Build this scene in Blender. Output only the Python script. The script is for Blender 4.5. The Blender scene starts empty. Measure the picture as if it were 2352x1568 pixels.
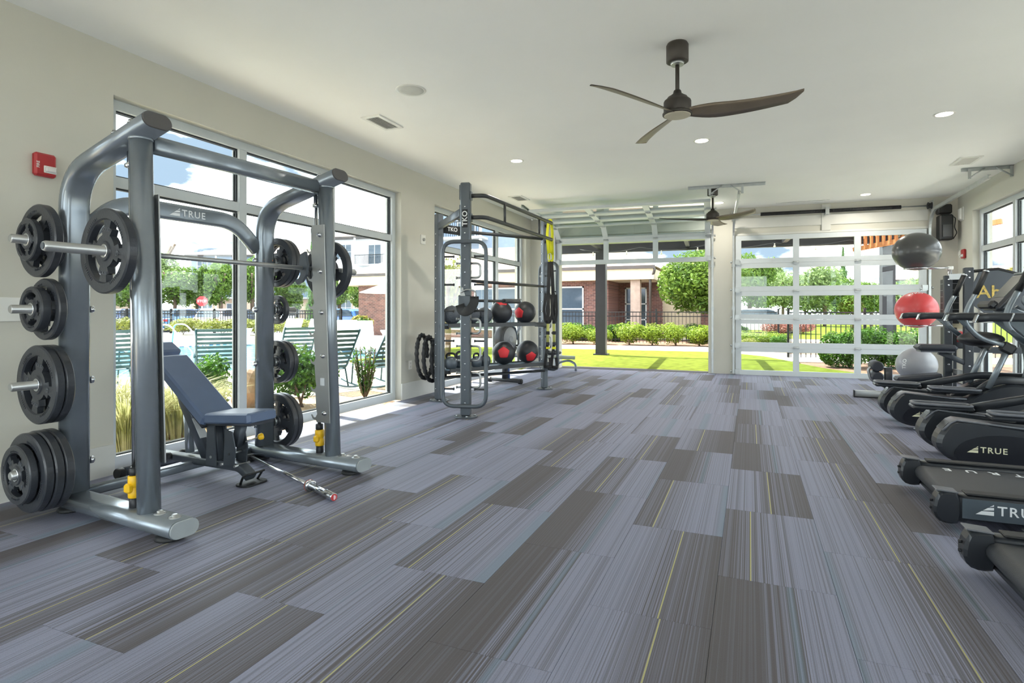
import bpy, bmesh, math, random
from math import sin, cos, pi, radians, atan2, sqrt, hypot
from mathutils import Vector, Matrix
random.seed(7)
S = bpy.context.scene
COL = S.collection

# ---------------------------------------------------------------- camera
cam_d = bpy.data.cameras.new('camera'); cam = bpy.data.objects.new('camera', cam_d); COL.objects.link(cam)
cam_d.sensor_width = 36.0; cam_d.lens = 1310.0 / 2352.0 * 36.0
cam_d.shift_y = -70.0 / 2352.0; cam_d.clip_start = 0.05; cam_d.clip_end = 400
cam.location = (0, 0, 1.18); cam.rotation_euler = (radians(90), 0, math.atan(546.0 / 1310.0))
S.camera = cam
# ---------------------------------------------------------------- exposure
S.view_settings.view_transform = 'Standard'; S.view_settings.look = 'None'
S.view_settings.gamma = 1.0; S.view_settings.use_curve_mapping = False
S.view_settings.exposure = 0.62
S.cycles.max_bounces = 12; S.cycles.diffuse_bounces = 8; S.cycles.transparent_max_bounces = 24
S.cycles.sample_clamp_indirect = 8.0
# ---------------------------------------------------------------- sky
SKY_STRENGTH = 2.3
W = bpy.data.worlds.new('sky'); S.world = W; W.use_nodes = True
nt = W.node_tree; nt.nodes.clear()
o = nt.nodes.new('ShaderNodeOutputWorld'); bg = nt.nodes.new('ShaderNodeBackground')
tc = nt.nodes.new('ShaderNodeTexCoord'); mp = nt.nodes.new('ShaderNodeMapping'); mp.inputs['Scale'].default_value = (1.3, 1.3, 3.2)
nz = nt.nodes.new('ShaderNodeTexNoise'); nz.inputs['Scale'].default_value = 2.3; nz.inputs['Detail'].default_value = 7; nz.inputs['Roughness'].default_value = 0.55
rp = nt.nodes.new('ShaderNodeValToRGB')
rp.color_ramp.elements[0].position = 0.42; rp.color_ramp.elements[0].color = (0.17, 0.22, 0.29, 1)
rp.color_ramp.elements[1].position = 0.54; rp.color_ramp.elements[1].color = (2.3, 2.35, 2.45, 1)
nt.links.new(tc.outputs['Generated'], mp.inputs['Vector']); nt.links.new(mp.outputs[0], nz.inputs['Vector'])
nt.links.new(nz.outputs['Fac'], rp.inputs['Fac']); nt.links.new(rp.outputs[0], bg.inputs['Color'])
bg.inputs['Strength'].default_value = SKY_STRENGTH; nt.links.new(bg.outputs[0], o.inputs[0])
# ---------------------------------------------------------------- sun
sd = bpy.data.lights.new('sun', 'SUN'); sd.energy = 12.5; sd.angle = radians(0.6); sd.color = (1.0, 0.95, 0.86)
sun = bpy.data.objects.new('sun', sd); COL.objects.link(sun)
sun.rotation_euler = Vector((0.50, -0.12, -0.86)).to_track_quat('-Z', 'Y').to_euler()
LAMP_W = 10.0        # each recessed ceiling lamp

# ================================================================ helpers
def lin(c):
    def f(v):
        v /= 255.0
        return v / 12.92 if v <= 0.04045 else ((v + 0.055) / 1.055) ** 2.4
    return tuple(f(v) for v in c)

MATS = {}
def mat(name, rgb, rough=0.5, metal=0.0, noise=0.06, nscale=8.0, bump=0.0, bscale=60.0, spec=0.5, coat=0.0):
    """procedural principled material: base colour broken up by object-space noise, optional fine bump"""
    if name in MATS: return MATS[name]
    m = bpy.data.materials.new(name); m.use_nodes = True; t = m.node_tree
    b = t.nodes['Principled BSDF']; b.inputs['Roughness'].default_value = rough; b.inputs['Metallic'].default_value = metal
    b.inputs['Specular IOR Level'].default_value = spec; b.inputs['Coat Weight'].default_value = coat
    c = lin(rgb); tc = t.nodes.new('ShaderNodeTexCoord')
    n = t.nodes.new('ShaderNodeTexNoise'); n.inputs['Scale'].default_value = nscale; n.inputs['Detail'].default_value = 4
    t.links.new(tc.outputs['Object'], n.inputs['Vector'])
    r = t.nodes.new('ShaderNodeValToRGB')
    r.color_ramp.elements[0].position = 0.3; r.color_ramp.elements[1].position = 0.7
    r.color_ramp.elements[0].color = tuple(v * (1 - noise) for v in c) + (1,)
    r.color_ramp.elements[1].color = tuple(min(1, v * (1 + noise)) for v in c) + (1,)
    t.links.new(n.outputs['Fac'], r.inputs['Fac']); t.links.new(r.outputs[0], b.inputs['Base Color'])
    if bump:
        n2 = t.nodes.new('ShaderNodeTexNoise'); n2.inputs['Scale'].default_value = bscale; n2.inputs['Detail'].default_value = 3
        t.links.new(tc.outputs['Object'], n2.inputs['Vector'])
        bp = t.nodes.new('ShaderNodeBump'); bp.inputs['Strength'].default_value = bump; bp.inputs['Distance'].default_value = 0.01
        t.links.new(n2.outputs['Fac'], bp.inputs['Height']); t.links.new(bp.outputs[0], b.inputs['Normal'])
    MATS[name] = m; return m

def glass_mat(name, tint, refl=0.06):
    if name in MATS: return MATS[name]
    m = bpy.data.materials.new(name); m.use_nodes = True; t = m.node_tree; t.nodes.clear()
    o = t.nodes.new('ShaderNodeOutputMaterial'); mx = t.nodes.new('ShaderNodeMixShader')
    tr = t.nodes.new('ShaderNodeBsdfTransparent'); gl = t.nodes.new('ShaderNodeBsdfGlossy'); lw = t.nodes.new('ShaderNodeLayerWeight')
    tr.inputs['Color'].default_value = tuple(tint) + (1,); gl.inputs['Roughness'].default_value = 0.01; lw.inputs['Blend'].default_value = 0.5
    pw = t.nodes.new('ShaderNodeMath'); pw.operation = 'POWER'; pw.inputs[1].default_value = 4.0
    ma = t.nodes.new('ShaderNodeMath'); ma.operation = 'MULTIPLY_ADD'; ma.inputs[1].default_value = 0.5; ma.inputs[2].default_value = refl * 0.5
    t.links.new(lw.outputs['Facing'], pw.inputs[0]); t.links.new(pw.outputs[0], ma.inputs[0]); t.links.new(ma.outputs[0], mx.inputs['Fac'])
    t.links.new(tr.outputs[0], mx.inputs[1]); t.links.new(gl.outputs[0], mx.inputs[2])
    t.links.new(mx.outputs[0], o.inputs['Surface']); MATS[name] = m; return m

def emit_mat(name, rgb, strength):
    m = bpy.data.materials.new(name); m.use_nodes = True; b = m.node_tree.nodes['Principled BSDF']
    b.inputs['Base Color'].default_value = lin(rgb) + (1,); b.inputs['Emission Color'].default_value = lin(rgb) + (1,)
    b.inputs['Emission Strength'].default_value = strength; MATS[name] = m; return m

def V(*a): return Vector(a)
def frame_of(d):
    d = d.normalized(); up = V(0, 0, 1) if abs(d.z) < 0.95 else V(1, 0, 0)
    x = d.cross(up).normalized(); return x, x.cross(d).normalized()

class MB:
    def __init__(self): self.v = []; self.f = []; self.s = []; self.M = Matrix.Identity(4)
    def add(self, vs, fs, smooth=False):
        o = len(self.v); self.v += [tuple(self.M @ Vector(p)) for p in vs]
        self.f += [tuple(i + o for i in q) for q in fs]; self.s += [smooth] * len(fs); return self
    def box(self, c, size, rot=None, bev=0.0):
        hx, hy, hz = (s / 2 for s in size); R = rot or Matrix.Identity(3); c = Vector(c)
        if bev > 0:
            b = min(bev, hx * .9, hy * .9, hz * .9); pts = []; fs = []
            # chamfered box: 24 verts
            idx = {}
            for sx in (-1, 1):
                for sy in (-1, 1):
                    for sz in (-1, 1):
                        for ax in range(3):
                            p = [sx * hx, sy * hy, sz * hz]
                            for k in range(3):
                                if k != ax: p[k] -= (sx, sy, sz)[k] * b
                            idx[(sx, sy, sz, ax)] = len(pts); pts.append(c + R @ Vector(p))
            for ax in range(3):
                a1, a2 = [(1, 2), (2, 0), (0, 1)][ax]
                for s in (-1, 1):
                    q = []
                    for t1, t2 in ((-1, -1), (1, -1), (1, 1), (-1, 1)):
                        k = [0, 0, 0]; k[ax] = s; k[a1] = t1; k[a2] = t2; q.append(idx[(*k, ax)])
                    fs.append(tuple(q if s > 0 else q[::-1]))
            for ax in range(3):  # edges along ax
                a1, a2 = [(1, 2), (2, 0), (0, 1)][ax]
                for s1 in (-1, 1):
                    for s2 in (-1, 1):
                        k0 = [0, 0, 0]; k1 = [0, 0, 0]; k0[ax] = -1; k1[ax] = 1; k0[a1] = k1[a1] = s1; k0[a2] = k1[a2] = s2
                        q = [idx[(*k0, a1)], idx[(*k1, a1)], idx[(*k1, a2)], idx[(*k0, a2)]]
                        fs.append(tuple(q if s1 * s2 < 0 else q[::-1]))
            for sx in (-1, 1):
                for sy in (-1, 1):
                    for sz in (-1, 1):
                        q = [idx[(sx, sy, sz, a)] for a in range(3)]; fs.append(tuple(q if sx * sy * sz > 0 else q[::-1]))
            return self.add(pts, fs)
        vs = [c + R @ Vector((sx * hx, sy * hy, sz * hz)) for sx in (-1, 1) for sy in (-1, 1) for sz in (-1, 1)]
        return self.add(vs, [(0, 1, 3, 2), (4, 6, 7, 5), (0, 4, 5, 1), (2, 3, 7, 6), (0, 2, 6, 4), (1, 5, 7, 3)])
    def b2(self, x0, x1, y0, y1, z0, z1, bev=0): return self.box(((x0 + x1) / 2, (y0 + y1) / 2, (z0 + z1) / 2), (abs(x1 - x0), abs(y1 - y0), abs(z1 - z0)), None, bev)
    def cyl(self, p0, p1, r, n=12, r2=None, cap=True):
        p0, p1 = Vector(p0), Vector(p1); x, y = frame_of(p1 - p0); r2 = r if r2 is None else r2
        a = [2 * pi * i / n for i in range(n)]
        vs = [p0 + (x * cos(t) + y * sin(t)) * r for t in a] + [p1 + (x * cos(t) + y * sin(t)) * r2 for t in a]
        self.add(vs, [(i, (i + 1) % n, n + (i + 1) % n, n + i) for i in range(n)], True)
        if cap:
            o = len(self.v) - 2 * n
            self.f += [tuple(range(o + n - 1, o - 1, -1)), tuple(range(o + n, o + 2 * n))]; self.s += [False, False]
        return self
    def sweep(self, path, prof, closed=False, up=None, cap=True, smooth=True):
        """sweep a closed 2-D profile (list of (a,b)) along a 3-D path"""
        P = [Vector(p) for p in path]; n = len(P); m = len(prof); rings = []; prevx = None
        for i in range(n):
            if closed: d = (P[(i + 1) % n] - P[i - 1])
            else: d = (P[min(i + 1, n - 1)] - P[max(i - 1, 0)])
            d = d.normalized()
            if up is not None:
                x = d.cross(Vector(up)).normalized()
            elif prevx is None: x = frame_of(d)[0]
            else: x = (prevx - d * prevx.dot(d)).normalized()
            prevx = x; y = x.cross(d)
            k = 1.0
            if (closed or 0 < i < n - 1):
                d1 = (P[i] - P[i - 1]).normalized(); d2 = (P[(i + 1) % n] - P[i]).normalized()
                cs = max(0.5, sqrt(max(0, (1 + d1.dot(d2)) / 2)))
                k = 1 / cs
                nb = (d2 - d1)
                if nb.length > 1e-5:
                    nb.normalize()
                    rings.append([P[i] + (lambda q: q + nb * q.dot(nb) * (k - 1))(x * a + y * b) for a, b in prof]); continue
            rings.append([P[i] + x * a + y * b for a, b in prof])
        vs = [p for r in rings for p in r]; fs = []
        for i in range(n if closed else n - 1):
            a = i * m; b = ((i + 1) % n) * m
            fs += [(a + j, a + (j + 1) % m, b + (j + 1) % m, b + j) for j in range(m)]
        self.add(vs, fs, smooth)
        if cap and not closed:
            o = len(self.v) - len(vs)
            self.f += [tuple(range(o + m - 1, o - 1, -1)), tuple(range(o + (n - 1) * m, o + n * m))]; self.s += [False, False]
        return self
    def tube(self, path, r, n=10, closed=False): return self.sweep(path, [(r * cos(2 * pi * i / n), r * sin(2 * pi * i / n)) for i in range(n)], closed)
    def lathe(self, prof, c=(0, 0, 0), axis=(0, 0, 1), n=20, smooth=True):
        """prof = [(r,h)] from one end to the other"""
        c = Vector(c); ax = Vector(axis).normalized(); x, y = frame_of(ax); vs = []; fs = []; m = len(prof)
        for (r, h) in prof:
            for i in range(n):
                t = 2 * pi * i / n; vs.append(c + ax * h + (x * cos(t) + y * sin(t)) * max(r, 1e-4))
        for k in range(m - 1):
            fs += [(k * n + i, k * n + (i + 1) % n, (k + 1) * n + (i + 1) % n, (k + 1) * n + i) for i in range(n)]
        self.add(vs, fs, smooth); o = len(self.v) - len(vs)
        self.f += [tuple(range(o + n - 1, o - 1, -1)), tuple(range(o + (m - 1) * n, o + m * n))]; self.s += [False, False]
        return self
    def sphere(self, c, r, n=20, m=12, sc=(1, 1, 1)):
        c = Vector(c); vs = [c + V(0, 0, -r * sc[2])]; fs = []
        for k in range(1, m):
            p = -pi / 2 + pi * k / m
            for i in range(n):
                t = 2 * pi * i / n; vs.append(c + V(r * cos(p) * cos(t) * sc[0], r * cos(p) * sin(t) * sc[1], r * sin(p) * sc[2]))
        vs.append(c + V(0, 0, r * sc[2])); L = len(vs) - 1
        fs += [(0, 1 + (i + 1) % n, 1 + i) for i in range(n)]
        for k in range(m - 2):
            a = 1 + k * n; b = a + n; fs += [(a + i, a + (i + 1) % n, b + (i + 1) % n, b + i) for i in range(n)]
        a = 1 + (m - 2) * n; fs += [(a + i, a + (i + 1) % n, L) for i in range(n)]
        return self.add(vs, fs, True)
    def prism(self, poly, o, ex, ey, th, smooth=False):
        """polygon (list of (a,b)) in plane o + a*ex + b*ey, extruded by th along ex x ey"""
        o, ex, ey = Vector(o), Vector(ex), Vector(ey); nrm = ex.cross(ey).normalized(); n = len(poly)
        A = [o + ex * a + ey * b for a, b in poly]; B = [p + nrm * th for p in A]
        self.add(A + B, [(i, (i + 1) % n, n + (i + 1) % n, n + i) for i in range(n)], smooth)
        k = len(self.v) - 2 * n
        self.f += [tuple(range(k + n - 1, k - 1, -1)), tuple(range(k + n, k + 2 * n))]; self.s += [False, False]
        return self
    def mesh(self, name, m):
        me = bpy.data.meshes.new(name); me.from_pydata(self.v, [], self.f)
        me.polygons.foreach_set('use_smooth', self.s)
        if m: me.materials.append(m)
        me.update(); return me
    def build(self, name, m, parent=None, loc=None, rot=None, smooth_angle=None):
        ob = bpy.data.objects.new(name, self.mesh(name, m)); COL.objects.link(ob)
        if parent: ob.parent = parent
        if loc is not None: ob.location = loc
        if rot is not None: ob.rotation_euler = rot
        return ob

def empty(name, loc=(0, 0, 0), rz=0.0):
    e = bpy.data.objects.new(name, None); COL.objects.link(e); e.location = loc; e.rotation_euler = (0, 0, rz); e.empty_display_size = 0.1; return e
def tag(o, label, cat, group=None):
    o['label'] = label; o['category'] = cat
    if group: o['group'] = group
    return o
def struct(o): o['kind'] = 'structure'; return o
def inst(me, name, parent=None, loc=(0, 0, 0), rot=(0, 0, 0), sc=(1, 1, 1)):
    ob = bpy.data.objects.new(name, me); COL.objects.link(ob); ob.location = loc; ob.rotation_euler = rot; ob.scale = sc
    if parent: ob.parent = parent
    return ob
def copy_tree(o, loc=None, rz=None, parent=None):
    c = o.copy(); COL.objects.link(c); c.parent = parent
    if loc is not None: c.location = loc
    if rz is not None: c.rotation_euler = (0, 0, rz)
    for ch in o.children: copy_tree(ch, None, None, c)
    return c
def rrect(w, h, r, n=4):
    """rounded rectangle profile centred at 0"""
    pts = []
    for cx, cy, a0 in ((w / 2 - r, h / 2 - r, 0), (-w / 2 + r, h / 2 - r, 90), (-w / 2 + r, -h / 2 + r, 180), (w / 2 - r, -h / 2 + r, 270)):
        for i in range(n + 1): t = radians(a0 + 90 * i / n); pts.append((cx + r * cos(t), cy + r * sin(t)))
    return pts
def fillet(pts, r, n=6):
    """round the inner corners of a 3-D polyline"""
    P = [Vector(p) for p in pts]; out = [P[0]]
    for i in range(1, len(P) - 1):
        a, b, c = P[i - 1], P[i], P[i + 1]; d1 = (a - b); d2 = (c - b); rr = min(r, d1.length * .49, d2.length * .49)
        p0 = b + d1.normalized() * rr; p1 = b + d2.normalized() * rr
        for k in range(n + 1): t = k / n; out.append(p0 * (1 - t) ** 2 + b * 2 * t * (1 - t) + p1 * t * t)
    out.append(P[-1]); return out
def fillet_closed(pts, r, n=6):
    P = [Vector(p) for p in pts]; out = []; L = len(P)
    for i in range(L):
        a, b, c = P[i - 1], P[i], P[(i + 1) % L]; d1 = (a - b); d2 = (c - b); rr = min(r, d1.length * .49, d2.length * .49)
        p0 = b + d1.normalized() * rr; p1 = b + d2.normalized() * rr
        for k in range(n + 1): t = k / n; out.append(p0 * (1 - t) ** 2 + b * 2 * t * (1 - t) + p1 * t * t)
    return out
TXT = {}
def text_mesh(s, size, depth, m, spacing=1.0):
    key = (s, size, depth, m.name)
    if key in TXT: return TXT[key]
    cu = bpy.data.curves.new('lettering', 'FONT'); cu.body = s; cu.size = size; cu.extrude = depth / 2; cu.align_x = 'CENTER'; cu.align_y = 'CENTER'
    cu.space_character = spacing; cu.resolution_u = 3; cu.offset = size * 0.012
    ob = bpy.data.objects.new('lettering', cu); COL.objects.link(ob)
    dg = bpy.context.evaluated_depsgraph_get(); dg.update()
    me = bpy.data.meshes.new_from_object(ob.evaluated_get(dg)); me.name = 'lettering'
    COL.objects.unlink(ob); bpy.data.objects.remove(ob); bpy.data.curves.remove(cu)
    me.materials.clear(); me.materials.append(m); TXT[key] = me; return me
def lettering(s, size, m, parent, loc, ex, up, depth=0.002, spacing=1.0, name='lettering'):
    """flat letters placed at loc, reading along ex, standing along up"""
    ex = Vector(ex).normalized(); up = Vector(up).normalized(); n = ex.cross(up)
    me = text_mesh(s, size, depth, m, spacing)
    ob = bpy.data.objects.new(name, me); COL.objects.link(ob); ob.parent = parent
    R = Matrix((ex, up, n)).transposed(); ob.rotation_euler = R.to_euler(); ob.location = loc; return ob
def true_logo(parent, m, loc, ex, up, h):
    """sail-shaped emblem followed by the word TRUE, cap height about h"""
    ex = Vector(ex).normalized(); up = Vector(up).normalized(); n = ex.cross(up); loc = Vector(loc)
    mb = MB()
    a = loc - ex * (2.95 * h) - up * (0.5 * h)
    k = h * 1.15
    for (y0, y1) in ((0, .33), (.40, .68), (.75, 1.0)):
        # right-leaning sail, its left edge slopes up to the right
        mb.prism([(k * 1.35 * y0, k * y0), (k * 1.35, k * y0 + k * .10 * (1 if y0 > 0 else 0)), (k * 1.35, k * min(1, y1 + .04)), (k * 1.35 * y1, k * y1)], a, ex, up, h * 0.03)
    mb.build('emblem', m, parent)
    return lettering('TRUE', h * 1.38, m, parent, loc + ex * (0.75 * h), ex, up, h * 0.04, 1.18, 'brand_lettering')
# ================================================================ materials
M_WALL = mat('wall_paint', (202, 200, 189), 0.75, noise=0.015, nscale=2, bump=0.04, bscale=180)
M_CEIL = mat('ceiling_paint', (246, 246, 242), 0.85, noise=0.01, nscale=2)
M_TRIM = mat('white_trim', (208, 208, 202), 0.45, noise=0.015)
M_FRAME = mat('white_aluminium', (198, 204, 206), 0.35, noise=0.02)
M_GASK = mat('black_gasket', (38, 42, 46), 0.6)
M_GALV = mat('galvanised_steel', (186, 190, 190), 0.38, 0.75, noise=0.08, nscale=14)
M_CHROME = mat('chrome', (205, 208, 212), 0.14, 1.0, noise=0.02)
M_BLACK = mat('black_plastic', (30, 31, 34), 0.42, noise=0.1)
M_BLACKM = mat('black_metal', (36, 37, 40), 0.45, 0.3)
M_RUBBER = mat('black_rubber', (26, 27, 29), 0.55, noise=0.12, bump=0.15, bscale=120)
M_WHITE = mat('white_plastic', (228, 228, 222), 0.4, noise=0.01)
M_RED = mat('red_plastic', (168, 38, 42), 0.35)
M_GLASS = glass_mat('clear_glass', (0.93, 0.97, 0.96))
M_BRONZE = mat('dark_bronze', (62, 57, 52), 0.5, 0.2)
M_TAUPE = mat('underside_taupe', (196, 188, 168), 0.5)

LX, RX, CEIL, REAR = -4.25, 3.2, 3.1, -3.6
BA = radians(3.46); BO = V(-4.25, 11.22, 0)
BM = Matrix.Translation(BO) @ Matrix.Rotation(BA, 4, 'Z')      # back wall: local x runs along it, +y goes outdoors
def backw(s, t, z): return BM @ V(s, t, z)
def back_y(x): return BO.y + (x - BO.x) * math.tan(BA)

# ---------------------------------------------------------------- floor: carpet tiles
def carpet_mat():
    m = bpy.data.materials.new('striped_carpet'); m.use_nodes = True; t = m.node_tree; b = t.nodes['Principled BSDF']
    b.inputs['Roughness'].default_value = 0.66; b.inputs['Specular IOR Level'].default_value = 0.36
    def N(k, **kw):
        n = t.nodes.new(k)
        for a, v in kw.items(): setattr(n, a, v)
        return n
    def math_(op, a, b2=None, c=None):
        n = N('ShaderNodeMath', operation=op)
        for i, v in enumerate((a, b2, c)):
            if v is None: continue
            if isinstance(v, (int, float)): n.inputs[i].default_value = v
            else: t.links.new(v, n.inputs[i])
        return n.outputs[0]
    def mixc(f, a, c):
        n = N('ShaderNodeMix', data_type='RGBA'); 
        for i, v in ((0, f), (6, a), (7, c)):
            if isinstance(v, tuple): n.inputs[i].default_value = v
            elif isinstance(v, (int, float)): n.inputs[i].default_value = v
            else: t.links.new(v, n.inputs[i])
        return n.outputs[2]
    tc = N('ShaderNodeTexCoord'); oi = N('ShaderNodeObjectInfo'); sx = N('ShaderNodeSeparateXYZ'); sc = N('ShaderNodeSeparateColor')
    t.links.new(tc.outputs['Object'], sx.inputs[0]); t.links.new(oi.outputs['Color'], sc.inputs[0])
    u = math_('DIVIDE', sx.outputs['X'], 0.4655)
    fl = sc.outputs['Green']
    uf = math_('ADD', math_('MULTIPLY', u, math_('SUBTRACT', 1.0, math_('MULTIPLY', fl, 2.0))), fl)     # u or 1-u
    q = math_('ADD', uf, math_('MULTIPLY', sc.outputs['Red'], 4.0))
    qn = math_('DIVIDE', q, 4.0)
    # light amount along the pattern
    r = N('ShaderNodeValToRGB'); t.links.new(qn, r.inputs['Fac']); cr = r.color_ramp; cr.interpolation = 'LINEAR'
    stops = [(0.0, .03), (.24, .04), (.30, .16), (.59, .26), (.63, .36), (.92, .78), (1.05, .9), (1.9, .9), (2.0, .55), (2.06, .03), (2.45, .04), (2.5, .25), (2.7, .55), (2.8, .9), (3.6, .88), (4.0, .6)]
    cr.elements[0].position = 0; cr.elements[0].color = (stops[0][1],) * 3 + (1,)
    cr.elements[1].position = 1; cr.elements[1].color = (stops[-1][1],) * 3 + (1,)
    for p, v in stops[1:-1]:
        e = cr.elements.new(p / 4); e.color = (v, v, v, 1)
    # yarn stripes: 1-D noise across the tile
    def stripe(scale, seed):
        c = N('ShaderNodeCombineXYZ'); t.links.new(math_('MULTIPLY', q, scale), c.inputs[0]); t.links.new(math_('ADD', math_('MULTIPLY', sc.outputs['Blue'], 40.0), seed), c.inputs[1])
        n = N('ShaderNodeTexNoise'); n.inputs['Scale'].default_value = 1.0; n.inputs['Detail'].default_value = 2.0
        t.links.new(c.outputs[0], n.inputs['Vector']); return n.outputs['Fac']
    n1 = stripe(78, 0.0); n2 = stripe(15, 9.0)
    # white needle lines are strongest in the half-tones
    L = r.outputs['Color']
    bw = N('ShaderNodeRGBToBW'); t.links.new(L, bw.inputs[0]); L = bw.outputs[0]
    mid = math_('MULTIPLY', math_('MULTIPLY', L, math_('SUBTRACT', 1.12, L)), 6.5)
    L2 = math_('ADD', L, math_('MULTIPLY', math_('SUBTRACT', n1, 0.5), math_('ADD', math_('MULTIPLY', mid, 1.7), 0.42)))
    L2 = math_('ADD', L2, math_('MULTIPLY', math_('SUBTRACT', n2, 0.5), math_('MULTIPLY', L, 1.1)))
    clampn = N('ShaderNodeClamp'); t.links.new(L2, clampn.inputs[0]); L2 = clampn.outputs[0]
    dark = lin((86, 82, 85)) + (1,); light = lin((136, 139, 160)) + (1,)
    col = mixc(L2, dark, light)
    # bluish-teal yarn group
    tl = N('ShaderNodeValToRGB'); t.links.new(qn, tl.inputs['Fac']); e = tl.color_ramp.elements; e[0].position = 1.28 / 4; e[0].color = (0, 0, 0, 1); e[1].position = 1.34 / 4; e[1].color = (1, 1, 1, 1)
    for p, v in ((1.42, 1), (1.50, 0), (2.66, 0), (2.68, 1), (2.71, 1), (2.73, 0)):
        k = e.new(p / 4); k.color = (v, v, v, 1)
    col = mixc(math_('MULTIPLY', tl.outputs['Color'], 0.38), col, lin((96, 124, 138)) + (1,))
    # yellow thread
    dy = math_('LESS_THAN', math_('ABSOLUTE', math_('SUBTRACT', q, 0.605)), 0.006)
    col = mixc(dy, col, lin((176, 170, 118)) + (1,))
    # fine weave
    nw = N('ShaderNodeTexNoise'); nw.inputs['Scale'].default_value = 240; nw.inputs['Detail'].default_value = 2; t.links.new(tc.outputs['Object'], nw.inputs['Vector'])
    col = mixc(math_('MULTIPLY', math_('SUBTRACT', nw.outputs['Fac'], 0.35), 0.5), col, (0.05, 0.048, 0.05, 1))
    t.links.new(col, b.inputs['Base Color'])
    bp = N('ShaderNodeBump'); bp.inputs['Strength'].default_value = 0.25; bp.inputs['Distance'].default_value = 0.004
    t.links.new(nw.outputs['Fac'], bp.inputs['Height']); t.links.new(bp.outputs[0], b.inputs['Normal'])
    return m
M_CARPET = carpet_mat()
floor = struct(MB().b2(LX - .02, RX + .02, REAR - .02, 11.85, -0.12, -0.006).build('floor', mat('floor_slab', (60, 58, 58), 0.9)))
TW, TL = 0.4655, 0.936
full_tile = MB().b2(0.0008, TW - 0.0008, 0.0008, TL - 0.0008, -0.006, 0.0).mesh('carpet_tile', M_CARPET)
KNOWN = {  # (column, start of tile along the room): (pattern offset, flipped)
}
def T1(y0): return (0.605 - y0, 0)
def T1f(y0): return (0.605 - (1 - y0), 1)
def T2(d): return (2.5 - d, 0)
for k, y, p in [(0, 2.705, T1(.29)), (0, 3.64, T1f(.53)), (0, 4.58, T2(.48)), (0, 1.77, T2(.42)), (0, .83, T2(.40)), (-1, 3.19, T1(.23)), (-1, 2.26, T1f(.58)), (-1, 1.32, T1f(.60)),
                (-1, 4.12, T2(.42)), (-2, 3.64, T1(.28)), (-2, 2.705, T2(.45)), (-2, 1.77, T2(.42)), (-2, .83, T2(.40)), (-3, 2.26, T1(.17)), (-3, 3.19, T2(.47)), (-3, 1.32, T1f(.58)),
                (-4, 2.705, T1(.14)), (-4, 1.77, T1(.29)), (-4, .83, T1f(.6)), (-5, 2.26, T1f(.55)), (-5, 1.32, T1f(.55)), (1, 3.19, T1f(.68)), (1, 2.26, T1f(.75)), (1, 4.12, T1f(.6)), (1, 1.32, T1f(.75)),
                (2, 3.64, T2(.3)), (2, 4.58, (1.0, 0)), (2, 2.705, (2.62, 0)), (0, 5.51, (.2, 0)), (-1, 5.06, T1f(.4)), (-2, 4.58, T1f(.55)), (1, 5.06, T1f(.5))]:
    KNOWN[(k, round((y - (2.705 if k % 2 == 0 else 2.705 + TL / 2)) / TL))] = p
def clip_poly(poly, inside, inter):
    out = []
    for i in range(len(poly)):
        a, b = poly[i], poly[(i + 1) % len(poly)]
        if inside(a): out.append(a)
        if inside(a) != inside(b): out.append(inter(a, b))
    return out
for k in range(-9, 8):
    x0 = -0.131 + k * TW
    for j in range(-7, 11):
        y0 = (2.705 if k % 2 == 0 else 2.705 + TL / 2) + j * TL
        poly = [(x0, y0), (x0 + TW, y0), (x0 + TW, y0 + TL), (x0, y0 + TL)]; n0 = list(poly)
        poly = clip_poly(poly, lambda p: p[0] >= LX - 1e-6, lambda a, b: (LX, a[1] + (b[1] - a[1]) * (LX - a[0]) / (b[0] - a[0])))
        if poly: poly = clip_poly(poly, lambda p: p[0] <= RX + 1e-6, lambda a, b: (RX, a[1] + (b[1] - a[1]) * (RX - a[0]) / (b[0] - a[0])))
        if poly: poly = clip_poly(poly, lambda p: p[1] >= REAR, lambda a, b: (a[0] + (b[0] - a[0]) * (REAR - a[1]) / (b[1] - a[1]), REAR))
        g = lambda p: p[1] - back_y(p[0]) + 0.0
        if poly: poly = clip_poly(poly, lambda p: g(p) <= 0, lambda a, b: tuple(a[i] + (b[i] - a[i]) * g(a) / (g(a) - g(b)) for i in (0, 1)))
        if len(poly) < 3 or max(p[0] for p in poly) - min(p[0] for p in poly) < 0.02 or max(p[1] for p in poly) - min(p[1] for p in poly) < 0.02: continue
        whole = poly == n0
        me = full_tile if whole else MB().prism([(a - x0, b - y0) for a, b in poly], (0, 0, -0.006), (1, 0, 0), (0, 1, 0), 0.006).mesh('carpet_tile', M_CARPET)
        ob = inst(me, 'carpet_tile', floor, (x0, y0, 0))
        off, flip = KNOWN.get((k, j), (random.choice([0.2 + random.random() * .35, 0.3 + random.random() * .25, .12 + random.random() * .3, 1.9 + random.random() * .35, 2.1 + random.random() * .3, 1.0, 1.05, 2.78, 2.7]), random.random() < .45))
        ob.color = (off / 4, float(flip), random.random(), 1)

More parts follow.
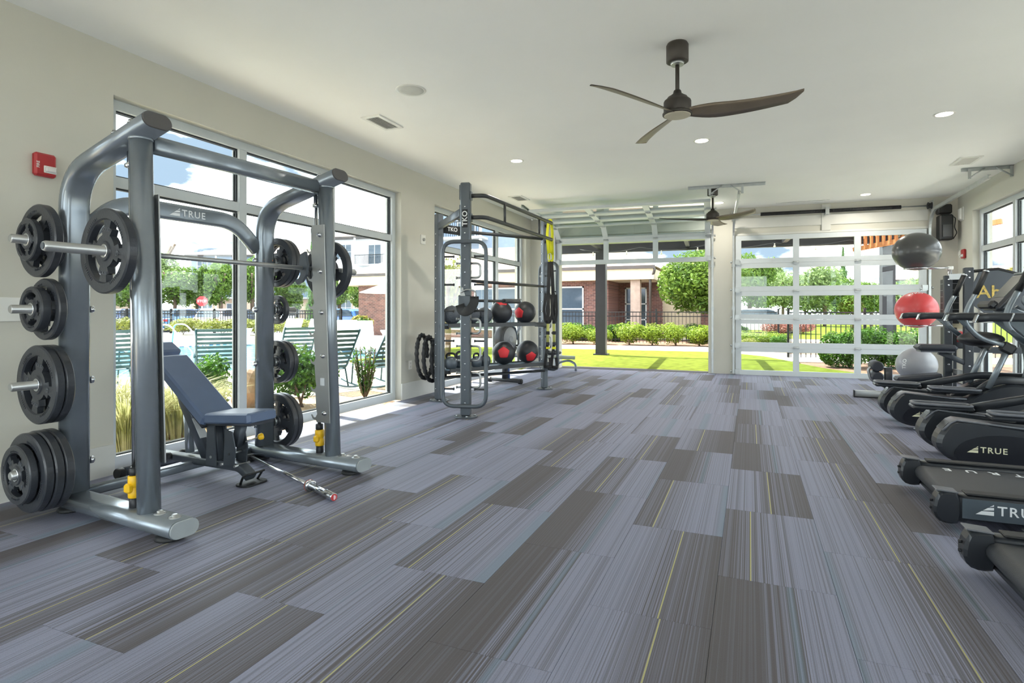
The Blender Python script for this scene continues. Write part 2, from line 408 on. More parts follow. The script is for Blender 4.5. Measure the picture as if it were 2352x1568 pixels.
# ---------------------------------------------------------------- walls with their openings
WZ = 2.745
LW = [(-2.75, 0.94), (2.70, 6.39), (7.26, 10.95)]
def side_wall(name, x0, x1, opens, y0, y1):
    mb = MB(); y = y0
    for a, b in opens:
        mb.b2(x0, x1, y, a, 0, CEIL); mb.b2(x0, x1, a, b, WZ, CEIL); y = b
    mb.b2(x0, x1, y, y1, 0, CEIL)
    return struct(mb.build(name, M_WALL))
side_wall('wall_left', LX - .25, LX, LW, REAR, 11.22)
side_wall('wall_right', RX, RX + .25, LW, REAR, 11.62)
mb = MB()
RW_ADDED = [(-3.6, -.7), (.0, 2.6)]  # unseen rear windows, added to bring more daylight onto the ceiling
for a, b, z0, z1 in ((LX - .25, RW_ADDED[0][0], 0, CEIL), (RW_ADDED[0][0], RW_ADDED[0][1], WZ, CEIL), (RW_ADDED[0][1], RW_ADDED[1][0], 0, CEIL), (RW_ADDED[1][0], RW_ADDED[1][1], WZ, CEIL), (RW_ADDED[1][1], RX + .25, 0, CEIL)): mb.b2(a, b, REAR - .2, REAR, z0, z1)
struct(mb.build('wall_rear', M_WALL))
for n_, (a, b) in enumerate(RW_ADDED):  # frames and panes of the added rear windows
    mb = MB()
    for q in ((a, b, 0, .1), (a, b, WZ - .07, WZ), (a, a + .075, .1, WZ - .07), (b - .075, b, .1, WZ - .07)): mb.b2(q[0], q[1], REAR - .16, REAR - .06, q[2], q[3])
    f_ = struct(mb.build('window_%d' % (n_ + 7), M_FRAME)); m_ = (a + b) / 2
    MB().b2(m_ - .04, m_ + .04, REAR - .155, REAR - .065, .1, WZ - .07).build('mullion', M_FRAME, f_)
    for c_, d_ in ((a + .075, m_ - .04), (m_ + .04, b - .075)): MB().b2(c_, d_, REAR - .116, REAR - .104, .1, WZ - .07).build('pane', M_GLASS, f_)
struct(MB().b2(LX - .25, RX + .25, REAR - .2, 11.85, CEIL, CEIL + .12).build('ceiling', M_CEIL))
# roof; unseen left overhang, depth shaped to trim the sun strip on the floor
struct(MB().b2(LX - 1.5, RX + 1.2, REAR - 1, 12.2, CEIL + .14, CEIL + .34).build('roof', mat('roof_edge', (120, 112, 104), 0.7)))
mb = MB(); mb.M = BM
D1, D2 = (0.62, 3.53), (4.05, 6.98); DH = 2.55
for a, b, z0, z1 in ((-.25, D1[0], 0, CEIL), (D1[0], D1[1], DH, CEIL), (D1[1], D2[0], 0, CEIL), (D2[0], D2[1], DH, CEIL), (D2[1], 7.72, 0, CEIL)):
    mb.b2(a, b, 0, .22, z0, z1)
struct(mb.build('wall_back', M_WALL))
def baseboard(name, runs):
    mb = MB()
    for a in runs: mb.b2(*a, 0, .22)
    return struct(mb.build(name, M_TRIM))
baseboard('baseboard_left', [(LX, LX + .016, a, b) for a, b in ((REAR, -2.75), (0.94, 2.70), (6.39, 7.26), (10.95, 11.2))])
baseboard('baseboard_right', [(RX - .016, RX, a, b) for a, b in ((REAR, -2.75), (0.94, 2.70), (6.39, 7.26), (10.95, 11.6))])

# ---------------------------------------------------------------- windows
def window(name, xin, sgn, y0, y1):
    """frame set in the outer half of the wall; sgn=-1 left wall, +1 right wall"""
    xa, xb = sorted((xin + sgn * .09, xin + sgn * .19)); xm = xin + sgn * .14; fw = .075
    mb = MB()
    mb.b2(xa, xb, y0, y1, .0, .10); mb.b2(xa, xb, y0, y1, WZ - .07, WZ)
    mb.b2(xa, xb, y0, y0 + fw, .10, WZ - .07); mb.b2(xa, xb, y1 - fw, y1, .10, WZ - .07)
    fr = struct(mb.build(name, M_FRAME)); tz = 2.14
    w = (y1 - y0) / 3
    for i in (1, 2): MB().b2(xa + .005, xb - .005, y0 + w * i - .042, y0 + w * i + .042, .10, WZ - .07).build('mullion', M_FRAME, fr)
    for i in range(3):
        a = y0 + (fw if i == 0 else w * i + .042); b = y1 - fw if i == 2 else y0 + w * (i + 1) - .042
        MB().b2(xa + .008, xb - .008, a, b, tz - .04, tz + .04).build('transom', M_FRAME, fr)
        for z0, z1 in ((.10, tz - .04), (tz + .04, WZ - .07)):
            MB().b2(xm - .006, xm + .006, a, b, z0, z1).build('pane', M_GLASS, fr)
            g = MB()
            for q in ((a, b, z0, z0 + .012), (a, b, z1 - .012, z1), (a, a + .016, z0 + .016, z1 - .016), (b - .016, b, z0 + .016, z1 - .016)):
                g.b2(xm - .018, xm - .0065, *q[:2], *q[2:]); g.b2(xm + .0065, xm + .018, *q[:2], *q[2:])
            g.build('gasket', M_GASK, fr)
for i, (a, b) in enumerate(LW):
    window('window_%d' % (i + 1), LX, -1, a, b); window('window_%d' % (i + 4), RX, 1, a, b)

# ---------------------------------------------------------------- sectional glass garage doors
SH = 0.515
def section_mesh(s0, s1):
    """one section: rails, stiles; local x along the door, z up from 0 to SH, y 0..-0.045 (room side negative)"""
    mb = MB(); w = s1 - s0; st = .10
    mb.b2(0, w, -.045, 0, 0, .088); mb.b2(0, w, -.045, 0, SH - .088, SH - .003)
    for i in range(4):
        x = i * (w - st) / 3; mb.b2(x, x + st, -.043, -.002, .088, SH - .088)
    return mb.mesh('section_frame', M_FRAME)
def pane_mesh(s0, s1):
    w = s1 - s0; st = .10; k = (w - st) / 3
    return MB().b2(0, k - st, -.026, -.020, 0, SH - .176).mesh('pane', M_GLASS), k, st
hinge_me = MB().b2(-.045, .045, -.016, 0, -.028, .028).cyl((-.05, -.018, 0), (.05, -.018, 0), .010, 8).mesh('hinge', M_GALV)
def roller_mesh():
    return MB().b2(-.03, .05, -.03, 0, -.045, .045).cyl((-.10, -.02, 0), (0, -.02, 0), .007, 8).cyl((-.11, -.02, 0), (-.085, -.02, 0), .022, 12).mesh('roller_bracket', M_GALV)
roller_me = roller_mesh()
def make_door(name, s0, s1, placement):
    d = struct(empty(name)); d.matrix_world = BM
    me = section_mesh(s0, s1); pm, k, st = pane_mesh(s0, s1); w = s1 - s0
    for n, (t, z, pitch) in enumerate(placement):   # t = offset into the room, z = height of its lower edge, pitch = how far it leans over
        sec = inst(me, 'section', d, (s0, -t, z), (pitch, 0, 0))
        for i in range(3): inst(pm, 'pane', sec, (i * k + st, 0, .088))
        if n:
            for i in range(4): inst(hinge_me, 'hinge', sec, (i * k + st / 2, -.045, 0))
        for e in (0, 1): inst(roller_me, 'roller_bracket', sec, (0.02 if e == 0 else w - .02, -.045, 0.03 if n else .06), (0, 0, 0), (1 if e == 0 else -1, 1, 1))
    # tracks with their bend and the hangers
    for s in (s0 - .035, s1 + .035):
        p = [(s, -.07, .02), (s, -.07, 2.52)] + [(s, -.07 - .36 * (1 - cos(a)), 2.52 + .36 * sin(a)) for a in [radians(q) for q in range(10, 86, 10)]] + [(s, -.43, 2.87), (s, -2.25, 2.96)]
        MB().sweep(p, [(-.026, -.018), (.026, -.018), (.026, .018), (.018, .018), (.018, -.010), (-.018, -.010), (-.018, .018), (-.026, .018)], up=(1, 0, 0), smooth=False).build('track', M_GALV, d)
        for z in (.4, 1.2, 2.0): MB().b2(s - .03, s + .03, -.06, -.0, z, z + .06).build('track_bracket', M_GALV, d)
    return d
SEC2 = [(0.012, i * SH, 0) for i in range(5)]
make_door('door_2', 4.01, 7.02, SEC2)
# door 1 rolled up: lowest section still upright, the others lie along the ceiling tracks
slope = math.atan(.09 / 1.82)
SEC1 = [(0.012, 2.12, 0), (.05, 2.635, radians(52))]
y, z = .05 + SH * sin(radians(52)), 2.635 + SH * cos(radians(52))
pp = radians(90) - slope
for i in range(3):
    SEC1.append((y + .01, 2.88 + .02 * i if False else min(z, 2.90), pp)); y += SH * sin(pp); z = min(z, 2.90) + SH * cos(pp)
SEC1 = [(0.012, 2.12, 0), (.03, 2.635, radians(55))]
y0_, z0_ = .03 + SH * sin(radians(55)), 2.635 + SH * cos(radians(55)) - .045
for i in range(3): SEC1.append((y0_ + i * SH * .9988, 2.885 + i * SH * .049 - .02, pp))
make_door('door_1', 0.58, 3.57, SEC1)
# header trim boards and torsion shafts
for n, (a, b) in enumerate(((.55, 3.6), (3.98, 7.05))):
    mb = MB(); mb.M = BM; mb.b2(a, b, -.018, 0, 2.72, 2.90); mb.b2(a, b, -.03, 0, 2.58, 2.615); mb.b2((a + b) / 2 - .07, (a + b) / 2 + .07, -.03, 0, 2.62, CEIL - .02)
    struct(mb.build('trim_%d' % (n + 1), M_TRIM))
    e = empty('torsion_spring_shaft'); e.matrix_world = BM; zc = 2.95
    tag(e, 'black torsion spring on steel shaft above the ' + ('closed' if n else 'rolled-up open') + ' glass garage door', 'spring shaft')
    MB().cyl((a, -.10, zc), (b, -.10, zc), .0125, 10).build('shaft', M_GALV, e)
    c = (a + b) / 2
    for s0, s1 in ((c - 1.08, c - .03), (c + .03, c + 1.12)):
        path = [(s0 + (s1 - s0) * i / 240, -.10 + .030 * cos(i * .9), zc + .030 * sin(i * .9)) for i in range(241)]
        MB().cyl((s0, -.10, zc), (s1, -.10, zc), .0315, 14).build('spring', M_BLACKM, e)
        r = MB()
        for i in range(int((s1 - s0) / .016)): r.lathe([(.031, -.005), (.0345, 0), (.031, .005)], (s0 + i * .016 + .008, -.10, zc), (1, 0, 0), 10)
        o_ = r.build('spring_coils', M_BLACKM, e)
    MB().b2(c - .03, c + .03, -.15, -.03, zc - .06, zc + .06).build('centre_bracket', M_GALV, e)
    for s in (a - .0, b): MB().lathe([(.055, -.03), (.06, -.025), (.045, -.02), (.045, .02), (.06, .025), (.055, .03)], (s, -.10, zc), (1, 0, 0), 16).build('cable_drum', M_BLACKM, e)
    for s in (a - .03, b + .03): MB().b2(s - .004, s + .004, -.16, -.0, zc - .09, zc + .09).build('end_bracket', M_GALV, e)
# ceiling hangers for the tracks
def hanger(s, label, w):
    e = empty('track_hanger'); e.matrix_world = BM
    mb = MB(); mb.b2(s - w, s + w, -2.24, -2.20, CEIL - .006, CEIL - .001); mb.b2(s - w, s + w, -2.20, -2.196, CEIL - .045, CEIL - .001); mb.build('angle_bar', M_GALV, e)
    for a in (-1, 1) if w > .3 else (0,):
        x = s + a * .23
        MB().b2(x - .018, x + .018, -2.218, -2.212, 2.95, CEIL - .01).build('drop_strap', M_GALV, e)
        MB().cyl((x, -2.215, 2.965), (x - a * .17 + (0.17 if a == 0 else 0), -2.215, CEIL - .015), .010, 6).build('brace', M_GALV, e)
    tag(e, label, 'bracket'); return e
hanger(3.79, 'perforated steel hanger bar on the ceiling behind the far ceiling fan', .55)
hanger(7.08, 'steel track hanger on the ceiling near the right wall vent', .32)
# opener motor
e = empty('door_opener'); e.matrix_world = BM; tag(e, 'black box motor of the garage door opener in the right corner', 'door opener')
MB().box((7.24, -.16, 2.56), (.19, .19, .42), None, .02).build('housing', M_BLACK, e)
MB().b2(7.18, 7.31, -.272, -.258, 2.40, 2.60).build('cover', mat('dark_grey_plastic', (66, 66, 66), .35), e)
MB().box((7.24, -.12, 2.87), (.2, .14, .16), None, .02).build('gearbox', M_BLACK, e)
MB().tube(fillet([(7.30, -.2, 2.75), (7.38, -.2, 2.72), (7.36, -.2, 2.55), (7.40, -.2, 2.47), (7.34, -.2, 2.36), (7.30, -.2, 2.38)], .04), .007, 6).build('cable', M_BLACK, e)

# ---------------------------------------------------------------- ceiling fans
def fan(x, y, ang, label):
    f = empty('ceiling_fan', (x, y, 0)); tag(f, label, 'ceiling fan')
    MB().lathe([(.068, 2.965), (.078, 2.97), (.078, 3.085), (.07, 3.1)], n=24).build('canopy', M_BRONZE, f)
    MB().lathe([(.045, 2.945), (.05, 2.966)], n=20).build('hanger_ball', M_GALV, f)
    MB().cyl((0, 0, 2.72), (0, 0, 2.96), .0145, 12).build('downrod', M_BRONZE, f)
    MB().lathe([(.022, 2.765), (.026, 2.76), (.032, 2.735), (.045, 2.73), (.05, 2.722), (.068, 2.715), (.078, 2.70), (.092, 2.69), (.096, 2.68), (.096, 2.615), (.088, 2.60)], n=28).build('motor_housing', M_BRONZE, f)
    MB().lathe([(.10, 2.585), (.104, 2.59), (.104, 2.60), (.098, 2.605)], n=28).build('hub_ring', M_BRONZE, f)
    MB().lathe([(.08, 2.578), (.092, 2.581), (.094, 2.588)], n=28).build('cap', M_TAUPE, f)
    # airfoil blade, twisted, swept to a pointed tip
    vs = []; fs = []; K = 16
    for i in range(K + 1):
        t = i / K; r = .07 + t * .74; ch = (.085 + .085 * sin(min(1, t * 3.2) * pi / 2)) * (1 - .30 * t) * (1 if t < .9 else max(.22, 1 - (t - .9) * 7.5))
        tw = -radians(26 - 11 * t); sw = .03 * sin(t * pi) - (.0 if t < .9 else (t - .9) * .5)
        for k, (a, th) in enumerate(((-.5, 0), (-.25, .006), (.15, .008), (.5, 0), (.15, -.001), (-.25, -.003))):
            c = a * ch + sw; vs.append((r, c * cos(tw), 2.600 + c * sin(tw) + th + .012 * t))
    for i in range(K):
        for k in range(6): fs.append((i * 6 + k, i * 6 + (k + 1) % 6, (i + 1) * 6 + (k + 1) % 6, (i + 1) * 6 + k))
    fs += [tuple(range(6)), tuple(range(K * 6 + 5, K * 6 - 1, -1))]
    mb = MB(); mb.add(vs, fs, True); me = mb.mesh('blade', M_BRONZE); me.materials.append(mat('blade_underside', (126, 114, 98), .38, .4))
    for p in me.polygons:
        if p.index < K * 6 and p.index % 6 >= 3: p.material_index = 1
    for i in range(3): inst(me, 'blade', f, (0, 0, 0), (0, 0, radians(ang + 120 * i)))
    return f
fan(-0.48, 4.24, -1, 'large bronze three-blade ceiling fan hanging nearest the camera')
fan(-0.53, 9.35, -39, 'smaller-looking bronze three-blade ceiling fan far back by the garage doors')

# ---------------------------------------------------------------- recessed lamps, vents, speaker
M_LAMP = emit_mat('lamp_diffuser', (255, 240, 214), 6.0)
ring_me = MB().lathe([(.072, -.004), (.088, -.006), (.092, -.001), (.092, 0), (.072, 0)], n=24).mesh('trim_ring', M_WHITE)
disc_me = MB().lathe([(.066, -.0085), (.07, -.007), (.07, -.003)], n=24).mesh('diffuser', M_LAMP)
LAMPL = {(-2.75, 6.75): 'round recessed ceiling lamp left of the near fan, above the climbing rig', (-.5, 6.75): 'round recessed ceiling lamp just beyond the near ceiling fan',
         (1.75, 6.75): 'round recessed ceiling lamp at the right, over the exercise machines', (1.76, 10.9): 'small round recessed ceiling lamp in front of the closed garage door', (-.5, 10.75): 'small round recessed ceiling lamp behind the far fan'}
for (x, y) in [(-2.75, 6.75), (-.5, 6.75), (1.75, 6.75), (1.76, 10.9), (-.5, 10.75)]:
    e = empty('recessed_lamp', (x, y, CEIL)); tag(e, LAMPL.get((x, y), 'round recessed ceiling lamp outside the picture, nearer the viewer'), 'lamp', 'recessed ceiling lamps')
    inst(ring_me, 'trim_ring', e); inst(disc_me, 'diffuser', e)
    ld = bpy.data.lights.new('lamp_light', 'AREA'); ld.shape = 'DISK'; ld.size = .13; ld.energy = LAMP_W; ld.color = (1.0, .93, .82); ld.spread = radians(165)
    lo = bpy.data.objects.new('lamp_light', ld); COL.objects.link(lo); lo.parent = e; lo.location = (0, 0, -.016)
def vent(x, y, w, l, label, name='ceiling_vent'):
    e = empty(name, (x, y, CEIL)); tag(e, label, 'vent'); mb = MB(); r = .035
    for q in ((-w / 2, w / 2, -l / 2, -l / 2 + r), (-w / 2, w / 2, l / 2 - r, l / 2), (-w / 2, -w / 2 + r, -l / 2 + r, l / 2 - r), (w / 2 - r, w / 2, -l / 2 + r, l / 2 - r)): mb.b2(*q, -.012, 0)
    mb.build('frame', M_WHITE, e)
    MB().b2(-w / 2 + r, w / 2 - r, -l / 2 + r, l / 2 - r, -.002, 0).build('duct', mat('vent_grey', (190, 190, 186), .8), e)
    n = int((w - 2 * r) / .022)
    me = MB().box((0, 0, 0), (.016, l - 2 * r, .0025), Matrix.Rotation(radians(35), 3, 'Y')).mesh('slat', M_WHITE)
    for i in range(n): inst(me, 'slat', e, (-w / 2 + r + (i + .5) * (w - 2 * r) / n, 0, -.008))
    return e
vent(-3.45, 4.85, .22, .42, 'white ceiling vent nearest the left window wall')
vent(-3.62, 9.0, .24, .42, 'white ceiling vent above the far end of the climbing rig')
vent(2.55, 8.95, .24, .42, 'white ceiling vent beside the track hanger at the right')
e = empty('slot_vent', (.85, 11.15, CEIL)); tag(e, 'narrow linear slot vent on the ceiling above the closed garage door', 'vent')
MB().b2(-.42, .42, -.035, -.018, -.008, 0).build('frame', M_WHITE, e); MB().b2(-.42, .42, .018, .035, -.008, 0).build('frame', M_WHITE, e); MB().b2(-.42, .42, -.018, .018, -.003, 0).build('slot', M_GASK, e)
e = empty('ceiling_speaker', (-2.72, 4.24, CEIL)); tag(e, 'round white flush speaker grille on the ceiling', 'speaker')
MB().lathe([(.112, -.004), (.128, -.006), (.132, -.001), (.132, 0)], n=32).build('rim', M_WHITE, e)
MB().lathe([(.02, -.008), (.08, -.007), (.112, -.004), (.112, 0)], n=32).build('grille', mat('speaker_grille', (206, 206, 200), .6, bump=.4, bscale=300), e)

# ---------------------------------------------------------------- small wall fittings
def alarm(pos, nrm, label):
    n = Vector(nrm); e = empty('fire_alarm', pos); tag(e, label, 'fire alarm'); y = V(0, 0, 1).cross(n)
    R = Matrix((y, n * -1, V(0, 0, 1))).transposed()
    MB().box(n * .022, (.125, .044, .15), R, .012).build('body', M_RED, e)
    MB().box(n * .052 + V(0, 0, -.028) + y * .022, (.062, .022, .034), R, .006).build('strobe_lens', mat('clear_lens', (225, 222, 220), .15), e)
    MB().box(n * .046 + V(0, 0, -.028) + y * .022, (.074, .006, .046), R, .003).build('lens_bezel', M_WHITE, e)
    lettering('FIRE', .024, M_WHITE, e, n * .0455 - y * .046 + V(0, 0, -.004), (0, 0, 1), y * -1, .001); return e
alarm((LX, 2.25, 2.125), (1, 0, 0), 'red fire alarm strobe on the left wall beside the big window')
alarm((RX, 11.28, 2.10), (-1, 0, 0), 'red fire alarm strobe on the right wall near the corner')
def plate(name, pos, nrm, w, h_, label, cat, kind):
    n = Vector(nrm); e = empty(name, pos); tag(e, label, cat); y = V(0, 0, 1).cross(n); R = Matrix((y, n * -1, V(0, 0, 1))).transposed()
    MB().box(n * .006, (w, .012, h_), R, .003).build('cover_plate', M_WHITE, e)
    if kind == 'dial': MB().cyl(n * .012, n * .03, .022, 16).build('dial', mat('grey_plastic', (150, 150, 146), .4), e)
    if kind == 'outlet':
        for dz in (-.022, .022): MB().box(n * .0125 + V(0, 0, dz), (.034, .003, .028), R, .002).build('socket', mat('socket_white', (205, 205, 200), .4), e)
    if kind == 'round': MB().cyl(n * .012, n * .03, .045, 20, .035).build('dome', M_WHITE, e)
    if kind == 'dome': MB().box(n * .03, (w * .8, .04, h_ * .86), R, .015).build('hood', M_WHITE, e)
    return e
plate('wall_control', (LX, 6.93, 2.185), (1, 0, 0), .12, .13, 'small white wall control with a round grey dial between the left windows', 'wall control', 'dial')
plate('wall_outlet', (LX, 6.60, .45), (1, 0, 0), .075, .12, 'white electrical outlet low on the pier between the left windows', 'outlet', 'outlet')
plate('wall_bracket_panel', (LX, 2.03, 1.19), (1, 0, 0), .30, .15, 'white rectangular plate on the left wall behind the weight plates', 'wall plate', 'blank')
plate('round_wall_sensor', (RX, 11.47, 2.12), (-1, 0, 0), .12, .12, 'round white notification device beside the red alarm on the right wall', 'sensor', 'round')
plate('motion_sensor', (RX, 11.40, 2.76), (-1, 0, 0), .15, .22, 'white motion sensor box high on the right wall near the corner', 'sensor', 'dome')
plate('corner_wall_sensor', tuple(backw(.30, 0, 2.55)), (sin(BA), -cos(BA), 0), .11, .14, 'small white sensor on the back wall beside the left window', 'sensor', 'dome')
# ================================================================ outdoors
def leaf_mat(name, dark, light, rough=0.5, trans=0.35):
    m = bpy.data.materials.new(name); m.use_nodes = True; t = m.node_tree; t.nodes.clear()
    o = t.nodes.new('ShaderNodeOutputMaterial'); pb = t.nodes.new('ShaderNodeBsdfPrincipled'); tl = t.nodes.new('ShaderNodeBsdfTranslucent'); mx = t.nodes.new('ShaderNodeMixShader')
    pb.inputs['Roughness'].default_value = rough; pb.inputs['Specular IOR Level'].default_value = .25; mx.inputs[0].default_value = trans
    tc = t.nodes.new('ShaderNodeTexCoord'); n = t.nodes.new('ShaderNodeTexNoise'); n.inputs['Scale'].default_value = 6; n.inputs['Detail'].default_value = 3
    r = t.nodes.new('ShaderNodeValToRGB'); r.color_ramp.elements[0].position = .3; r.color_ramp.elements[1].position = .7
    r.color_ramp.elements[0].color = lin(dark) + (1,); r.color_ramp.elements[1].color = lin(light) + (1,)
    t.links.new(tc.outputs['Object'], n.inputs['Vector']); t.links.new(n.outputs['Fac'], r.inputs['Fac'])
    t.links.new(r.outputs[0], pb.inputs['Base Color']); t.links.new(r.outputs[0], tl.inputs['Color'])
    t.links.new(pb.outputs[0], mx.inputs[1]); t.links.new(tl.outputs[0], mx.inputs[2]); t.links.new(mx.outputs[0], o.inputs[0]); MATS[name] = m; return m
ML_LIME = leaf_mat('lime_leaves', (82, 108, 28), (138, 160, 52))
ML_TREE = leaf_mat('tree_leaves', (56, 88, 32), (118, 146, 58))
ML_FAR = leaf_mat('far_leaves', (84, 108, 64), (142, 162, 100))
ML_DARK = leaf_mat('glossy_leaves', (36, 72, 22), (92, 136, 42), 0.3)
ML_CONE = leaf_mat('conifer_leaves', (62, 96, 56), (112, 146, 84))
ML_PINK = leaf_mat('pink_leaves', (140, 88, 84), (186, 128, 116))
ML_OLIVE = leaf_mat('olive_leaves', (92, 104, 42), (150, 152, 78))
ML_GRASS = leaf_mat('grass_blades', (136, 142, 76), (208, 202, 156))
ML_ORANGE = leaf_mat('autumn_leaves', (84, 104, 42), (168, 142, 62))
M_BARK = mat('bark', (92, 76, 62), 0.85, noise=.25, nscale=14, bump=.5, bscale=30)

def leaves(N, rx, ry, rz, size, m, seed, shell=0.55, lumps=7, flat_bottom=0.25, name='foliage'):
    R = random.Random(seed); mb = MB(); vs = []; fs = []
    cs = [(R.gauss(0, .42), R.gauss(0, .42), R.uniform(-.45, .55), R.uniform(.42, .62)) for _ in range(lumps)] + [(0, 0, 0, .72)]
    while len(fs) < N:
        c = R.choice(cs); d = Vector((R.gauss(0, 1), R.gauss(0, 1), R.gauss(0, 1))).normalized(); k = c[3] * (shell + (1 - shell) * R.random() ** .6)
        p = Vector((c[0], c[1], c[2])) + d * k
        if p.length > 1.06: p = p.normalized() * R.uniform(.9, 1.06)
        if p.z < -1 + flat_bottom: continue
        q = Vector((p.x * rx, p.y * ry, p.z * rz)); nrm = (d + Vector((R.gauss(0, .7), R.gauss(0, .7), R.gauss(0, .7) + .35))).normalized()
        x, y = frame_of(nrm); a = R.random() * 6.28; ex = x * cos(a) + y * sin(a); ey = nrm.cross(ex); s = size * R.uniform(.6, 1.25)
        o = len(vs); vs += [q - ex * s, q + ey * s * .45 + nrm * s * .15, q + ex * s, q - ey * s * .45 + nrm * s * .15]; fs.append((o, o + 1, o + 2, o + 3))
    mb.add(vs, fs); return mb.mesh(name, m)
def trunk_mesh(hh, r, nb, seed, spread=.8, lean=0):
    R = random.Random(seed); mb = MB(); top = V(lean, 0, hh)
    mb.sweep([V(0, 0, 0), V(lean * .3, 0.02, hh * .5), top], [(r * cos(2 * pi * i / 8), r * sin(2 * pi * i / 8)) for i in range(8)])
    for i in range(nb):
        a = 6.28 * i / nb + R.random(); d = V(cos(a) * spread, sin(a) * spread, 1.0 + R.random() * .4)
        b = top - V(0, 0, R.random() * hh * .35); mb.sweep([b, b + d * hh * .3, b + d * hh * .55 + V(0, 0, .1)], [(r * .5 * cos(2 * pi * k / 6), r * .5 * sin(2 * pi * k / 6)) for k in range(6)])
    return mb.mesh('trunk', M_BARK)
CR_TREE = leaves(5200, 1, 1, 1, .075, ML_TREE, 1, lumps=10)
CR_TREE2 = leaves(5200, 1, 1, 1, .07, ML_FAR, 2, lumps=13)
CR_TREE3 = leaves(4200, 1, 1, 1, .075, ML_ORANGE, 12, lumps=8)
CR_NEAR = leaves(14000, 1, 1, 1, .052, ML_TREE, 3, lumps=12, flat_bottom=.3)
CR_LIME = leaves(3200, 1, 1, 1, .075, ML_LIME, 4, lumps=9, flat_bottom=.0)
CR_DARK = leaves(8000, 1, 1, 1, .062, ML_DARK, 5, shell=.35, lumps=8, flat_bottom=0)
CR_OLIVE = leaves(2200, 1, 1, 1, .085, ML_OLIVE, 6, lumps=8, flat_bottom=0)
CR_BUSH = leaves(2600, 1, 1, 1, .10, ML_DARK, 15, lumps=9, flat_bottom=0)
CR_PINK = leaves(1500, 1, 1, 1, .09, ML_PINK, 7, lumps=5, flat_bottom=0)
TRK = trunk_mesh(1.0, .06, 5, 3)
def tree(name, x, y, zc, rx, rz, label, crown=None, z0=-.08, tr=1.0, group=None, cat='tree'):
    e = empty(name, (x, y, z0)); tag(e, label, cat, group)
    inst(crown or CR_TREE, 'crown', e, (0, 0, zc - z0), (0, 0, (x * 7 + y * 3) % 6.28), (rx, rx, rz))
    h0 = max(.3, zc - z0 - rz * .35); inst(TRK, 'trunk', e, (0, 0, 0), (0, 0, x), (h0 * tr, h0 * tr, h0)); return e
def shrub(name, x, y, r, hh, label, crown, z0=-.08, ry=None, group=None, rz=None):
    e = empty(name, (x, y, z0)); tag(e, label, 'shrub', group)
    inst(crown, 'foliage', e, (0, 0, hh * .5), (0, 0, (x * 5 + y) % 6.28 if rz is None else rz), (r, ry or r, hh * .52))
    mb = MB()
    for i in range(4): mb.cyl((0.02 * i, 0, 0), (cos(i * 1.6) * r * .3, sin(i * 1.6) * r * .3, hh * .5), .012, 5)
    mb.build('stems', M_BARK, e); return e
G = -.08
# ---- grounds
M_SOIL = mat('mulch', (128, 98, 78), .95, noise=.35, nscale=22, bump=.9, bscale=40)
M_CONC = mat('pale_concrete', (204, 196, 182), .85, noise=.05, nscale=3, bump=.1)
M_ASPH = mat('asphalt', (112, 112, 114), .9, noise=.1, nscale=5)
def turf_mat():
    m = mat('artificial_turf', (96, 108, 38), .95, noise=.30, nscale=5.0, bump=.8, bscale=120, spec=.05); return m
M_TURF = turf_mat()
def ground(name, poly, z, m, th=.05):
    return struct(MB().prism(poly, (0, 0, z - th), (1, 0, 0), (0, 1, 0), th).build(name, m))
ground('ground_outside', [(-120, -60), (90, -60), (90, 130), (-120, 130)], -.20, M_ASPH)
ground('lawn', [(-9, 11.30), (-4.2, 11.46), (2.25, 11.82), (2.0, 12.6), (1.45, 13.5), (1.1, 14.4), (.75, 15.5), (.35, 16.5), (-.3, 17.25), (-1.2, 17.7), (-5.5, 17.4), (-9, 17.1)], -.015, M_TURF, .1)
ground('walkway', [(-9, 17.1), (-5.5, 17.4), (-1.2, 17.7), (-.3, 17.25), (.35, 16.5), (.75, 15.5), (1.1, 15.2), (2.6, 15.5), (7, 16.8), (7, 18.6), (1.2, 17.6), (.6, 18.4), (-1.4, 20.2), (-6.2, 19.6), (-9, 19.3)], -.03, M_CONC, .1)
ground('mulch_bed', [(-9, 19.3), (-6.2, 19.6), (-1.4, 20.2), (.6, 18.4), (1.2, 17.6), (7, 18.6), (14, 24), (14, 27), (-9, 24.3)], -.05, M_SOIL, .1)
ground('planting_bed', [(2.25, 11.82), (7, 12.1), (7, 16.8), (2.6, 15.5), (1.1, 15.2), (1.1, 14.4), (1.45, 13.5), (2.0, 12.6)], -.04, M_SOIL, .1)
ground('far_lawn', [(-8, 28), (40, 28), (60, 60), (60, 90), (-30, 90), (-12, 50)], -.10, M_TURF, .1)
ground('patio', [(-9, 19.3), (-9, 28), (14, 28), (14, 27), (-9, 24.3)], -.06, M_CONC, .1)
ground('side_bounce_paving', [(3.45, -14), (13, -14), (13, 12.1), (3.45, 11.9)], -.05, M_CONC, .1)  # pale paving added to reflect daylight up to the right part of the ceiling
ground('rear_bounce_paving', [(-9, -14), (3.45, -14), (3.45, -3.8), (-4.5, -3.8), (-4.5, -6), (-9, -6)], -.05, M_CONC, .1)  # unseen pale paving added to bounce sun in through the rear windows
